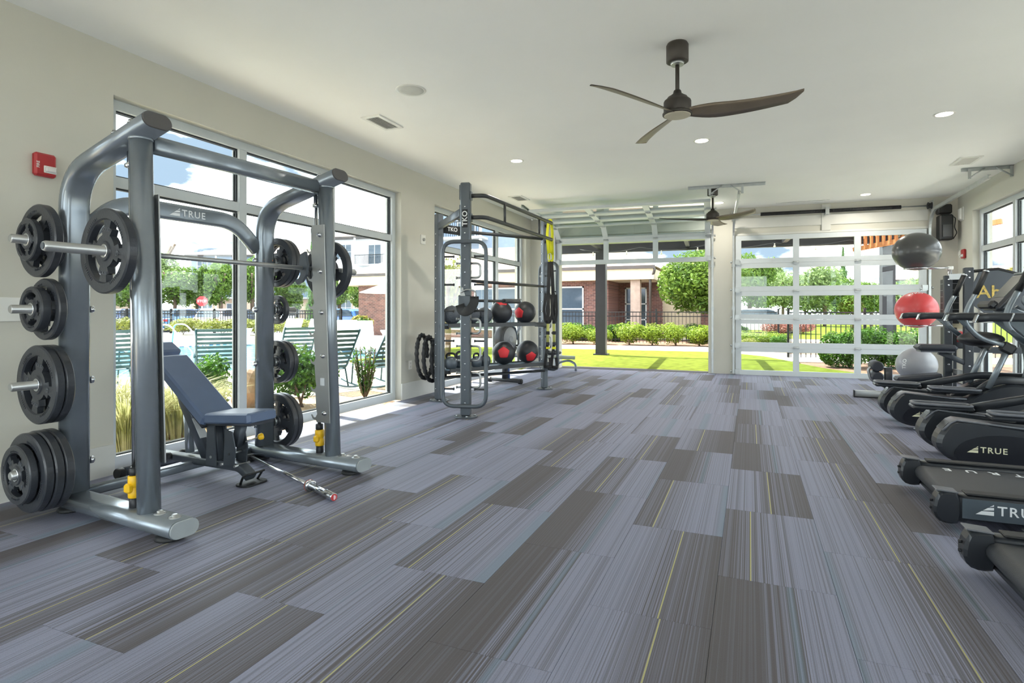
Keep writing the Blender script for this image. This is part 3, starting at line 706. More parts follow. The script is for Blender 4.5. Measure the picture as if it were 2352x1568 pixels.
# pool side
ground('gravel_bed', [(-4.5, -6), (-4.5, 11.30), (-9, 11.30), (-9, 11.0), (-5.6, 10.6), (-5.55, 7.6), (-6.6, 5.2), (-6.3, -6)], -.07, mat('straw_mulch', (168, 142, 114), .95, noise=.3, nscale=30, bump=.9, bscale=60), .1)
ground('pool_deck', [(-6.3, -6), (-6.6, 5.2), (-5.55, 7.6), (-5.6, 10.6), (-9, 11.0), (-9, 24.3), (-27, 24.3), (-32, 20), (-32, -6)], -.09, M_CONC, .1)
def water_mat():
    m = bpy.data.materials.new('pool_water'); m.use_nodes = True; t = m.node_tree; b = t.nodes['Principled BSDF']
    b.inputs['Base Color'].default_value = lin((48, 118, 152)) + (1,); b.inputs['Roughness'].default_value = .12; b.inputs['IOR'].default_value = 1.33; b.inputs['Specular IOR Level'].default_value = .12
    tc = t.nodes.new('ShaderNodeTexCoord'); n = t.nodes.new('ShaderNodeTexNoise'); n.inputs['Scale'].default_value = 3.2; n.inputs['Detail'].default_value = 4
    t.links.new(tc.outputs['Object'], n.inputs['Vector']); bp = t.nodes.new('ShaderNodeBump'); bp.inputs['Strength'].default_value = .5; bp.inputs['Distance'].default_value = .12
    t.links.new(n.outputs['Fac'], bp.inputs['Height']); t.links.new(bp.outputs[0], b.inputs['Normal']); MATS['pool_water'] = m; return m
PX0, PX1, PY0, PY1 = -18.2, -8.6, 3.2, 15.2
POOL = [(-18.2, 3.0), (-10.9, 3.0), (-10.6, 7.6), (-8.3, 10.4), (-8.2, 13.4), (-11.5, 15.8), (-18.2, 16.6)]
mb = MB(); _c = Vector((-13.5, 9.8))
for i in range(len(POOL)):
    a, b = Vector(POOL[i]), Vector(POOL[(i + 1) % len(POOL)]); oa, ob = a + (a - _c).normalized() * .4, b + (b - _c).normalized() * .4
    mb.prism([tuple(a), tuple(oa), tuple(ob), tuple(b)][::-1], (0, 0, -.09), (1, 0, 0), (0, 1, 0), .045)
for q in () and ((PX0 - .35, PX1 + .35, PY0 - .35, PY0), (PX0 - .35, PX1 + .35, PY1, PY1 + .35), (PX0 - .35, PX0, PY0, PY1), (PX1, PX1 + .35, PY0, PY1)): mb.b2(*q, -.09, -.045)
struct(mb.build('pool_coping', mat('coping_stone', (224, 210, 190), .8)))
w = MB().prism(POOL, (0, 0, -.089), (1, 0, 0), (0, 1, 0), .014).build('pool_water', water_mat()); tag(w, 'rippled pale blue water of the swimming pool', 'water'); w['kind'] = 'stuff'
mb = MB()
for i in range(90):
    if i % 2 == 0: mb.b2(PX0 + .002, PX0 + .02, PY0 + i * .147, PY0 + i * .147 + .147, -.074, -.046)
mb.build('waterline_tile', mat('blue_tile', (40, 84, 130), .3), bpy.data.objects['pool_coping'])

# ---- lawn furniture of the place: shrubs along the walk
for i, (x, y, r, hh) in enumerate([(-7.0, 20.3, .72, .92), (-6.1, 20.5, .62, .84), (-5.2, 20.6, .55, .66), (-4.05, 20.7, .62, .88), (-3.25, 20.8, .60, .84), (-2.45, 20.9, .56, .86), (-1.65, 20.9, .58, .78), (-.95, 20.8, .62, .84), (-.2, 20.5, .5, .62), (.55, 20.2, .45, .6)]):
    shrub('walkway_shrub', x, y, r, hh, ['rounded lime green shrub at the far left of the walkway hedge', 'lime green shrub second from the left in the walkway hedge', 'loose low lime shrub just left of the black pergola post', 'full lime green shrub just right of the black pergola post', 'lime green shrub in front of the brick wall corner', 'tall lime green shrub in front of the taupe porch column', 'lime green shrub below the downspout of the brick building', 'broad lime green shrub in front of the round tree', 'small lime shrub at the left edge of the closed garage door', 'small round lime shrub behind the fence post'][i], CR_LIME, group='shrubs along the walkway')
# glossy hedge close to the closed door
for i, (x, y, r, hh) in enumerate([(1.95, 14.1, .55, .86), (2.6, 14.35, .6, .9), (3.3, 14.6, .62, .86), (4.0, 14.8, .6, .84)]):
    shrub('glossy_hedge_shrub', x, y, r, hh, ['glossy dark green hedge shrub at the left end beside the turf edge', 'glossy dark green hedge shrub second from the turf edge', 'glossy dark green hedge shrub behind the silver exercise ball', 'glossy dark green hedge shrub at the far right behind the ball stand'][i], CR_DARK, group='glossy hedge beside the turf')
shrub('ball_shrub', .9, 19.6, .32, .52, 'small clipped round shrub behind the fence in the closed garage door view', CR_DARK)
shrub('ball_shrub', -.1, 19.2, .3, .45, 'small pale flowering shrub low behind the closed garage door panes', CR_OLIVE)
# clipped ground cover behind the fence
for i, (x, y) in enumerate([(-6.6, 23.1), (-4.9, 23.0), (-1.9, 23.0), (-.6, 23.2)]):
    shrub('dark_shrub', x, y, .75, .75, ['dark green shrub behind the fence below the white framed window', 'dark green shrub behind the fence beside the brick wall', 'dark green shrub behind the fence under the round tree', 'dark green shrub behind the fence right of the round tree'][i], CR_DARK, group='dark shrubs behind the fence')
tree('round_tree', -1.45, 24.2, 2.25, 1.95, 1.65, 'round dense green tree beside the brick building', CR_NEAR, tr=.9)
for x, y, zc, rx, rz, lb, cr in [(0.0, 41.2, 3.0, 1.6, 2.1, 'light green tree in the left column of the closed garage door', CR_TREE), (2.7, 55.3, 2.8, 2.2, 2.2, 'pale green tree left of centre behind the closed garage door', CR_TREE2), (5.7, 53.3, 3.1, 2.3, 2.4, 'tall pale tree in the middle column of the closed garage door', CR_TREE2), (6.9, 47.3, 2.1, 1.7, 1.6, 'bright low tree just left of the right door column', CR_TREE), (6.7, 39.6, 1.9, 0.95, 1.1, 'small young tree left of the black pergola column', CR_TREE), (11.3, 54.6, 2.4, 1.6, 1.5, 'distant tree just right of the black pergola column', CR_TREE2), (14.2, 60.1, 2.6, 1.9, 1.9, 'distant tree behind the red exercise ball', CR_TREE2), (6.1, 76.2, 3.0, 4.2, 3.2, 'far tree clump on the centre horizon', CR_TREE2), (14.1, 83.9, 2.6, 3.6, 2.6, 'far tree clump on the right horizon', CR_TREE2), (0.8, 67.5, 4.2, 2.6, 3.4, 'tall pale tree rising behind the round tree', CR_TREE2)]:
    tree('garden_tree', x, y, zc, rx, rz, lb, cr, group='trees beyond the parking lot')
def conifer_mesh(seed, n, m, size=.07):
    R = random.Random(seed); vs = []; fs = []
    for _ in range(n):
        z = R.random() ** 1.2; r = (1 - z) * .9 * (.8 + .2 * sin(z * 40)) * R.uniform(.45, 1); a = R.random() * 6.28; q = V(r * cos(a), r * sin(a), z); d = V(cos(a), sin(a), -.15 + R.gauss(0, .3)).normalized(); x, y = frame_of(d)
        s = size * R.uniform(.6, 1.3); o = len(vs); vs += [q - d * s, q + x * s * .3, q + d * s, q - x * s * .3]; fs.append((o, o + 1, o + 2, o + 3))
    mb = MB(); mb.add(vs, fs); return mb.mesh('foliage', m)
CONE = conifer_mesh(4, 3600, ML_CONE)
def conifer(x, y, r, hh, label):
    e = empty('conifer', (x, y, G)); tag(e, label, 'tree'); inst(CONE, 'foliage', e, (0, 0, .2), (0, 0, x), (r, r, hh)); MB().cyl((0, 0, 0), (0, 0, hh * .8), .12, 8, .03).build('trunk', M_BARK, e)
conifer(8.0, 60.7, 1.6, 6.9, 'slender conifer with a pointed top in the middle of the closed garage door')
conifer(-25.6, 28.5, .8, 6.3, 'tall narrow cypress beside the right-hand post of the weight machine')
for x, y, r, hh, lb in [(1.3, 34.1, .9, .65, 'low pink shrub behind the left pane of the closed garage door'), (2.7, 35.3, 1.0, .7, 'low pink shrub behind the centre pane of the closed garage door')]: shrub('pink_shrub', x, y, r, hh + .55, lb, CR_PINK, group='pink shrubs')
# right window side
tree('window_tree', 9.6, 23, 1.5, 2.2, 2.0, 'tree with orange tinted leaves outside the right-hand window', CR_TREE3)
tree('window_tree', 9.4, 17.0, 1.2, 1.5, 1.6, 'small bushy green tree low outside the right-hand window', CR_TREE)

# ---- metal picket fences
M_FENCE = mat('black_fence', (24, 25, 28), .5, .3)
def fence(path, label, hh=1.25, gap=.13, step=1.9, k=1.0):
    e = empty('picket_fence', (*path[0], G)); tag(e, label, 'fence'); P = [Vector((*p, 0)) for p in path]; pk = MB(); o0 = P[0]
    for a, b in zip(P, P[1:]):
        L = (b - a).length; d = (b - a) / L; n = max(1, round(L / step)); ang = atan2(d.y, d.x); R = Matrix.Rotation(ang, 3, 'Z')
        for i in range(n + 1): 
            p = a + d * (L * i / n) - o0; MB().box((p.x, p.y, (hh + .06) / 2), (.06 * k, .06 * k, hh + .06)).box((p.x, p.y, hh + .075), (.075, .075, .03)).build('post', M_FENCE, e)
        for z in (hh - .03, hh - .19, .18):
            c = (a + b) / 2 - o0; MB().box((c.x, c.y, z), (L, .03, .035 * k), R).build('rail', M_FENCE, e)
        for i in range(int(L / gap)): p = a + d * (gap * (i + .5)) - o0; pk.box((p.x, p.y, hh / 2 + .02), (.016 * k, .016 * k, hh - .06), R)
    q = pk.build('pickets', M_FENCE, e); q['kind'] = 'stuff'; return e
fence([(-9.5, 21.5), (.93, 22.1)], 'black metal picket fence behind the lime shrubs along the walkway')
fence([(.93, 16.5), (4.6, 18.0), (7.0, 18.5)], 'black metal fence with gate post behind the glossy hedge')
fence([(-44, 14), (-28.3, 23.6), (-20.4, 24.9)], 'long black metal picket fence around the far side of the pool', 1.3, .16, 2.4, 1.8)

# ---- pergola over the patio
M_STEEL = mat('black_steel', (40, 40, 46), .45, .2)
M_CEDAR = mat('cedar', (196, 128, 78), .7, noise=.18, nscale=6)
M_SLAT = mat('weathered_slat', (92, 76, 66), .75, noise=.15)
pg = empty('pergola', (-3.75, 15.3, -.02)); tag(pg, 'black steel and timber slat pergola outside the garage doors', 'pergola')
pg.matrix_world = BM
def bw(x, y): q = BM.inverted() @ V(x, y, 0); return q.x, q.y
for (x, y) in ((-3.75, 15.35), (3.02, 15.95)):
    a, b = bw(x, y); MB().box((a, b, 1.38), (.27, .27, 2.80)).box((a, b, .0), (.38, .38, .03)).build('column', M_STEEL, pg)
a0, b0 = bw(-3.75, 15.35)
MB().box((3.7, b0, 2.89), (8.4, .16, .24)).build('beam', M_STEEL, pg)
MB().box((3.7, .75, 2.93), (8.4, .10, .20)).build('beam', M_STEEL, pg)
for i in range(4): MB().box((a0 + i * 6.8 / 3, 2.45, 2.93), (.10, 3.6, .16)).build('rafter', M_STEEL, pg)
slat = MB().box((0, 0, 0), (8.6, .035, .09)).mesh('slat', M_SLAT)
for i in range(17): inst(slat, 'slat', pg, (3.7, .95 + i * .21, 3.06))
cs = MB().box((0, 0, 0), (.045, .14, .34)).mesh('screen_slat', M_CEDAR)
for i in range(20): inst(cs, 'screen_slat', pg, (6.85 + i * .10, 3.75 - i * .08, 2.78 + i * .014))
MB().sweep([(6.75, 3.85, 2.62), (8.9, 2.1, 2.92)], [(-.05, -.05), (.05, -.05), (.05, .05), (-.05, .05)], smooth=False).build('screen_rail', M_CEDAR, pg)
# string lights under the pergola
sl = empty('string_lights'); sl.matrix_world = BM; tag(sl, 'string of small bulbs hanging under the pergola', 'string lights')
path = [(0.2 + i * .18, 3.9, 2.86 - .10 * abs(sin(i * .35))) for i in range(42)]
MB().tube(path, .006, 5).build('wire', M_BLACK, sl)
bulb = MB().cyl((0, 0, -.02), (0, 0, -.06), .014, 8).sphere((0, 0, -.09), .028, 8, 6).mesh('bulb', mat('bulb_glass', (230, 224, 205), .2))
for i in range(2, 42, 5): inst(bulb, 'bulb', sl, path[i])

# ---- buildings
def brick_mat():
    m = bpy.data.materials.new('red_brick'); m.use_nodes = True; t = m.node_tree; b = t.nodes['Principled BSDF']; b.inputs['Roughness'].default_value = .85
    tc = t.nodes.new('ShaderNodeTexCoord'); mp = t.nodes.new('ShaderNodeMapping'); mp.inputs['Rotation'].default_value = (radians(90), 0, 0)
    k = t.nodes.new('ShaderNodeTexBrick'); k.inputs['Scale'].default_value = 4.6; k.inputs['Mortar Size'].default_value = .022; k.inputs['Color1'].default_value = lin((118, 80, 72)) + (1,); k.inputs['Color2'].default_value = lin((82, 56, 54)) + (1,); k.inputs['Mortar'].default_value = lin((140, 128, 120)) + (1,)
    k.inputs['Brick Width'].default_value = 1.0; k.inputs['Row Height'].default_value = .34
    t.links.new(tc.outputs['Object'], mp.inputs[0]); t.links.new(mp.outputs[0], k.inputs['Vector']); t.links.new(k.outputs['Color'], b.inputs['Base Color'])
    bp = t.nodes.new('ShaderNodeBump'); bp.invert = True; bp.inputs['Strength'].default_value = .5; bp.inputs['Distance'].default_value = .01; t.links.new(k.outputs['Fac'], bp.inputs['Height']); t.links.new(bp.outputs[0], b.inputs['Normal']); return m
M_BRICK = brick_mat()
M_CREAM = mat('cream_board', (198, 186, 162), .7); M_SHING = mat('shingles', (190, 168, 150), .9, noise=.15, nscale=16, bump=.5, bscale=25)
M_SIDING = mat('white_siding', (222, 222, 224), .7); M_BLUES = mat('slate_siding', (122, 140, 164), .7); M_DGLASS = mat('dark_window', (64, 78, 90), .08, 0.2)
M_TAN = mat('tan_stone', (190, 168, 150), .85, noise=.12, nscale=6); M_GUT = mat('gutter', (72, 66, 64), .5)
def bwin(par, x, y, z, w, hh, nx=2, nz=2, off=-.05, fr=None):
    """window on a wall facing -y: frame with its bars, panes as sub-parts"""
    mb = MB(); t = .06
    for i in range(nx + 1): mb.b2(x + i * (w - t) / nx, x + i * (w - t) / nx + t, y + off, y, z, z + hh)
    for i in range(nz + 1): mb.b2(x, x + w, y + off, y, z + i * (hh - t) / nz, z + i * (hh - t) / nz + t)
    f = mb.build('window', fr or M_FRAME, par)
    for i in range(nx):
        for j in range(nz): MB().b2(x + i * (w - t) / nx + t, x + (i + 1) * (w - t) / nx, y + off * .5, y + off * .3, z + j * (hh - t) / nz + t, z + (j + 1) * (hh - t) / nz).build('pane', M_DGLASS, f)
    return f
ch = empty('clubhouse', (-10, 24.6, G)); tag(ch, 'brick clubhouse with cream fascia and a covered porch', 'building')
MB().b2(-9, 4.3, 0, 6, 0, 2.75).build('brick_wall', M_BRICK, ch)
MB().b2(-9.8, 6.35, -.62, 6.6, 2.58, 3.02).build('fascia', M_CREAM, ch)
MB().b2(-9.85, 6.4, -.72, -.60, 3.02, 3.16).build('gutter', M_GUT, ch)
mb = MB(); mb.add([(-9.9, -.7, 3.1), (6.45, -.7, 3.1), (6.45, 6.8, 3.1), (-9.9, 6.8, 3.1), (-7, 3, 4.6), (3.4, 3, 4.6)], [(0, 1, 5, 4), (1, 2, 5), (2, 3, 4, 5), (3, 0, 4), (3, 2, 1, 0)]); mb.build('roof', M_SHING, ch)
MB().b2(5.35, 5.75, -.45, -.1, 0, 2.58).build('porch_column', mat('weathered_wood', (160, 142, 130), .8, noise=.15, nscale=5), ch)
MB().tube(fillet([(6.38, -.66, 3.03), (6.36, -.62, 2.85), (6.18, -.5, 2.66), (6.18, -.5, 0.1)], .1), .055, 8).build('downspout', M_GUT, ch)
MB().b2(6.2, 8.6, 2.6, 2.85, 0, 2.6).build('porch_wall', M_CREAM, ch); MB().b2(8.0, 8.5, 1.9, 2.6, 0, 1.9).build('brick_pier', M_BRICK, ch)
MB().b2(4.3, 6.3, 2.2, 2.4, 0, 2.6).build('porch_brick', M_BRICK, ch)
bwin(ch, .9, 0, .35, 2.3, 2.0, 2, 2); bwin(ch, -2.2, 0, .35, 2.3, 2.0, 2, 2); bwin(ch, -5.2, 0, .35, 2.3, 2.0, 2, 2); bwin(ch, 4.6, 2.2, .1, 1.0, 2.25, 2, 3)
def apartment(name, x, y, rz, w, d, fl, wall1, wall2, label, nx, roofh=2.2):
    e = empty(name, (x, y, G), rz); tag(e, label, 'building'); H = fl * 2.9
    MB().b2(0, w, 0, d, 0, 2.9).build('ground_floor', wall2, e); MB().b2(0, w, 0, d, 2.9, H).build('wall', wall1, e)
    MB().b2(-.6, w + .6, -.6, d + .6, H, H + .22).build('fascia', M_GUT, e)
    mb = MB(); mb.add([(-.7, -.7, H + .22), (w + .7, -.7, H + .22), (w + .7, d + .7, H + .22), (-.7, d + .7, H + .22), (w * .18, d / 2, H + roofh), (w * .82, d / 2, H + roofh)], [(0, 1, 5, 4), (1, 2, 5), (2, 3, 4, 5), (3, 0, 4), (3, 2, 1, 0)]); mb.build('roof', M_SHING, e)
    st = w / nx
    for f in range(fl):
        for i in range(nx):
            if i % 3 == 1:
                b = MB().b2(i * st + .1, (i + 1) * st - .1, -1.2, 0, f * 2.9 + .05, f * 2.9 + .2).build('balcony', M_FRAME, e)
                r = MB(); r.b2(i * st + .1, (i + 1) * st - .1, -1.2, -1.15, f * 2.9 + 1.1, f * 2.9 + 1.16)
                for k in range(int((st - .2) / .15)): r.b2(i * st + .1 + k * .15, i * st + .13 + k * .15, -1.19, -1.16, f * 2.9 + .2, f * 2.9 + 1.1)
                r.build('railing', M_FENCE, b)
                for xx in (i * st + .1, (i + 1) * st - .25): MB().b2(xx, xx + .15, -1.2, -1.05, f * 2.9 + .2, f * 2.9 + 2.9).build('balcony_post', M_FRAME, e)
                bwin(e, i * st + st * .3, 0, f * 2.9 + .2, st * .4, 2.1, 2, 2)
            else: bwin(e, i * st + st * .22, 0, f * 2.9 + .8, st * .56, 1.6, 3, 2)
    return e
apartment('apartment_block', -41.0, 47.9, radians(8), 22, 12, 3, M_SIDING, M_TAN, 'pale three-storey apartment block seen behind the right end of the left window', 6)
apartment('apartment_block', -70.5, 55.1, radians(25), 22, 12, 3, M_BLUES, M_TAN, 'slate blue apartment block far behind the trees in the middle of the big window', 6)
apartment('apartment_block', -22, 33, radians(4), 13, 8, 3, M_BLUES, M_CREAM, 'slate blue apartment block with big windows seen through the second window', 4)
apartment('apartment_block', 19.4, 103.4, radians(-10), 24, 10, 2, M_BLUES, M_TAN, 'distant slate grey apartment block at the right behind the pergola column', 6)
apartment('apartment_block', -82, 34, radians(35), 16, 10, 1, M_CREAM, M_TAN, 'low tan garage building behind the parked cars at the far left', 4)

# ---- parked cars
def car_meshes():
    prof = [(-2.2, .42), (-2.25, .62), (-2.15, .86), (-1.9, .95), (-1.55, 1.38), (-1.1, 1.52), (.35, 1.54), (.72, 1.42), (1.25, 1.0), (2.0, .88), (2.25, .70), (2.28, .45), (2.2, .28), (-2.1, .28)]
    mb = MB(); secs = [(-.9, .93, .0), (-.86, 1.0, 1), (.86, 1.0, 1), (.9, .93, 0)]; vs = []; n = len(prof)
    for y, k, top in secs:
        for x, z in prof: yy = y * (1 if z < 1.0 else 1 - (z - 1.0) * .38); vs.append((x * (k if top == 0 else 1), yy, .28 + (z - .28) * (1 if top else .97)))
    fs = [(s * n + i, s * n + (i + 1) % n, (s + 1) * n + (i + 1) % n, (s + 1) * n + i) for s in range(3) for i in range(n)] + [tuple(range(n - 1, -1, -1)), tuple(range(3 * n, 4 * n))]
    mb.add(vs, fs); body = mb
    g = MB()
    for sg in (-1, 1):
        g.prism([(-1.55, 1.02), (1.05, 1.02), (.62, 1.40), (.3, 1.47), (-1.05, 1.46), (-1.4, 1.36)], (0, sg * .83 + (0 if sg > 0 else .0), 0), (1, 0, 0), (0, 0, 1), -.06 * sg if sg > 0 else .06)
    g.add([(1.18, -.74, 1.03), (1.18, .74, 1.03), (.70, .66, 1.44), (.70, -.66, 1.44)], [(0, 1, 2, 3)]); g.add([(-1.93, -.74, .99), (-1.93, .74, .99), (-1.58, .66, 1.38), (-1.58, -.66, 1.38)], [(3, 2, 1, 0)])
    wh = MB().lathe([(.2, -.11), (.31, -.1), (.33, -.06), (.33, .06), (.31, .1), (.2, .11)], (0, 0, 0), (0, 1, 0), 18)
    return body, g, wh
_b, _g, _w = car_meshes()
ME_GLASS = _g.mesh('windows', M_DGLASS); ME_WHEEL = _w.mesh('wheel', M_RUBBER); ME_HUB = MB().cyl((0, -.115, 0), (0, .115, 0), .19, 14).mesh('hub', M_GALV)
def car(x, y, rz, rgb, label, z=-.2):
    e = empty('parked_car', (x, y, z), rz); tag(e, label, 'car', 'cars in the parking lot')
    nm = 'car_paint_%d_%d_%d' % rgb; m = mat(nm, rgb, .25, .1, noise=.02, coat=.5)
    _b.build('body', m, e); inst(ME_GLASS, 'windows', e)
    for sx in (-1.38, 1.42):
        for sy in (-.84, .84): wl = inst(ME_WHEEL, 'wheel', e, (sx, sy, .33)); inst(ME_HUB, 'hub', wl)
    MB().b2(2.2, 2.27, -.75, -.45, .62, .74).b2(2.2, 2.27, .45, .75, .62, .74).build('headlights', M_WHITE, e); MB().b2(-2.26, -2.2, -.78, -.5, .7, .84).b2(-2.26, -2.2, .5, .78, .7, .84).build('tail_lights', M_RED, e)
for a in [(-41.8, 27.0, 2.1, (50, 66, 100), 'dark blue car at the left edge of the parking lot'), (-49.0, 33.7, 0.5, (150, 40, 44), 'red car far back behind the left machine post'), (-36.5, 27.0, 2.1, (70, 124, 184), 'light blue car just behind the pool fence right of the left machine post'), (-42.5, 33.2, 0.5, (38, 58, 110), 'navy blue sedan in the second row below the broad tree'), (-34.4, 29.0, 2.1, (238, 238, 240), 'white car behind the pool fence left of the window mullion'), (-43.2, 39.4, 0.5, (70, 76, 88), 'dark grey car in the second row at the window mullion'), (-33.5, 33.7, 2.0, (230, 232, 236), 'white car behind the right weight stack'), (-26.0, 32.5, 2.9, (56, 98, 172), 'blue car behind the white pool loungers'), (-28.9, 38.9, 2.9, (205, 208, 214), 'silver car parked in front of the pale apartments'), (0.6, 37.1, .1, (238, 240, 244), 'white car behind the fence seen through the closed garage door')]: car(*a)
# stop sign
e = empty('stop_sign', (-38.1, 30.7, G)); tag(e, 'red octagonal stop sign on a white post in the parking lot', 'sign')
MB().cyl((0, 0, 0), (0, 0, 2.0), .05, 8).build('post', M_WHITE, e)
_n = V(.69, -.72, 0); _x = V(.72, .69, 0)
MB().prism([(.4 * cos(pi / 8 + i * pi / 4), .4 * sin(pi / 8 + i * pi / 4)) for i in range(8)], V(0, 0, 2.0) + _n * .06, _x, (0, 0, 1), .02).build('sign_face', M_RED, e)
lettering('STOP', .26, M_WHITE, e, V(0, 0, 2.0) + _n * .09, _x, (0, 0, 1), .004)
# trees on the pool side
for x, y, zc, rx, rz, lb, cr in [(-50.1, 33.3, 2.9, 2.4, 2.0, 'green tree behind the left machine post', CR_TREE), (-47.4, 35.5, 3.3, 2.5, 2.1, 'broad green tree between the left machine post and the mullion', CR_TREE), (-51.9, 41.2, 2.9, 2.0, 1.9, 'paler tree behind the stop sign', CR_TREE2), (-44.6, 37.8, 3.6, 1.9, 2.5, 'tall bright green tree just left of the window mullion', CR_TREE), (-44.3, 41.1, 4.0, 1.9, 2.7, 'tall green tree just right of the window mullion', CR_TREE), (-63.8, 44.9, 6.0, 2.6, 2.6, 'dark distant tree rising behind the left machine post', CR_TREE2), (-45.1, 46.2, 3.0, 2.2, 2.2, 'green tree behind the upper right weight plates', CR_TREE), (-22.4, 29.7, 2.4, 1.2, 1.3, 'small round tree in front of the pale apartments', CR_TREE), (-29.2, 35.5, 2.7, 1.3, 1.5, 'young tree beside the right machine post', CR_TREE), (-6.9, 12.4, 1.6, .55, 1.1, 'olive tree close outside the second window', CR_OLIVE)]:
    tree('parking_tree', x, y, zc, rx, rz, lb, cr, group='trees on the pool side')
for i, (x, y, r, hh) in enumerate([(-30.5, 20.6, 1.2, 1.0), (-28.0, 21.4, 1.0, .95), (-25.8, 22.0, 1.3, .95), (-23.6, 22.6, 1.2, .9), (-21.4, 23.0, 1.2, .95), (-33.5, 18.6, 1.2, 1.0), (-19.0, 23.6, 1.1, .8)]):
    shrub('poolside_shrub', x, y, r, hh, ['olive green shrub beyond the pool, behind the bench headrest', 'olive shrub beyond the pool, second right of the bench headrest', 'wide olive shrub beyond the middle of the pool', 'olive shrub beyond the pool right behind the window mullion', 'olive shrub beyond the pool just right of the window mullion', 'olive shrub beyond the pool at the left window jamb', 'low olive shrub behind the white pool loungers'][i], CR_OLIVE, group='shrubs beyond the pool')

# ---- near planting outside the left window
def grass_clump(x, y, hh, n, seed, label):
    R = random.Random(seed); vs = []; fs = []
    for _ in range(n):
        a = R.random() * 6.28; r0 = R.random() * .16; b = V(r0 * cos(a), r0 * sin(a), 0); L = hh * R.uniform(.65, 1.1); out = R.uniform(.25, .75) * L; w = R.uniform(.003, .006)
        t = V(-sin(a), cos(a), 0) * w; d = V(cos(a), sin(a), 0); pts = [b + d * out * k ** 1.7 + V(0, 0, L * (k - .42 * k ** 3)) for k in (0, .33, .66, 1)]; o = len(vs)
        for p, q in zip(pts, (1, .9, .6, .1)): vs += [p - t * q, p + t * q]
        fs += [(o + 2 * k, o + 2 * k + 1, o + 2 * k + 3, o + 2 * k + 2) for k in range(3)]
    e = empty('ornamental_grass', (x, y, -.07)); tag(e, label, 'grass', 'ornamental grass outside the left window'); mb = MB(); mb.add(vs, fs); mb.build('blades', ML_GRASS, e); MB().sphere((0, 0, .02), .13, 10, 6, (1, 1, .5)).build('crown', M_SOIL, e)
for i, (x, y, hh) in enumerate([(-5.1, 3.35, .95), (-5.25, 3.95, .9), (-5.25, 2.75, .9), (-5.75, 3.5, 1.0), (-5.6, 4.5, .7)]): grass_clump(x, y, hh, 650, i, ['arching ornamental grass clump behind the left machine post', 'arching ornamental grass clump behind the bench back', 'arching ornamental grass clump at the left window jamb', 'tall ornamental grass clump set back behind the others', 'smaller ornamental grass clump beside the boulder'][i])
def leaf_bush(x, y, hh, r, label, n=700, seed=1):
    R = random.Random(seed); e = empty('broadleaf_bush', (x, y, -.07)); tag(e, label, 'shrub'); st = MB(); vs = []; fs = []
    for _ in range(46):
        a = R.random() * 6.28; k = R.random() ** .5; tip = V(cos(a) * r * k, sin(a) * r * k, hh * R.uniform(.35, 1.05)); mid = V(tip.x * .55, tip.y * .55, tip.z * .4)
        st.sweep([V(0, 0, 0), mid, tip], [(.007, 0), (0, .007), (-.007, 0), (0, -.007)])
        for i in range(n // 26):
            t = R.uniform(.25, 1); p = mid.lerp(tip, max(0, t * 1.6 - .6)) if t > .375 else V(0, 0, 0).lerp(mid, t / .375); d = V(R.gauss(0, 1), R.gauss(0, 1), .7).normalized(); x_, y_ = frame_of(d); s = R.uniform(.03, .055); o = len(vs)
            vs += [p, p + d * s + x_ * s * .32, p + d * s * 2, p + d * s - x_ * s * .32]; fs.append((o, o + 1, o + 2, o + 3))
    st.build('stems', M_BARK, e); mb = MB(); mb.add(vs, fs); mb.build('foliage', ML_DARK, e)
shrub('broadleaf_bush', -5.42, 5.80, .46, .82, 'broad-leaved green bush outside the window behind the right weight stack', CR_BUSH, -.07)
shrub('broadleaf_bush', -6.0, 4.95, .36, .74, 'leafy young bush outside the window behind the bench', CR_BUSH, -.07)
leaf_bush(-5.0, 6.62, .72, .16, 'leafy green bush at the right edge of the big left window', 400, 5)
leaf_bush(-6.2, 6.55, .5, .22, 'small leafy plant beside the boulder outside', 300, 6)
bm = bmesh.new(); bmesh.ops.create_icosphere(bm, subdivisions=3, radius=1)
_r = random.Random(5)
for v in bm.verts:
    k = 1 + .12 * sin(v.co.x * 5 + 1) * cos(v.co.y * 4) + .07 * sin(v.co.z * 9 + v.co.x * 3); v.co = Vector((v.co.x * .19, v.co.y * .19, v.co.z * .34)) * k; v.co.z = min(v.co.z, .30)
me = bpy.data.meshes.new('boulder'); bm.to_mesh(me); bm.free(); me.materials.append(mat('boulder_rock', (168, 140, 116), .9, noise=.25, nscale=5, bump=.8, bscale=9))
tag(inst(me, 'boulder', None, (-6.1, 5.6, .12)), 'rough tan boulder outside the window between the bench and the weight stack', 'rock')

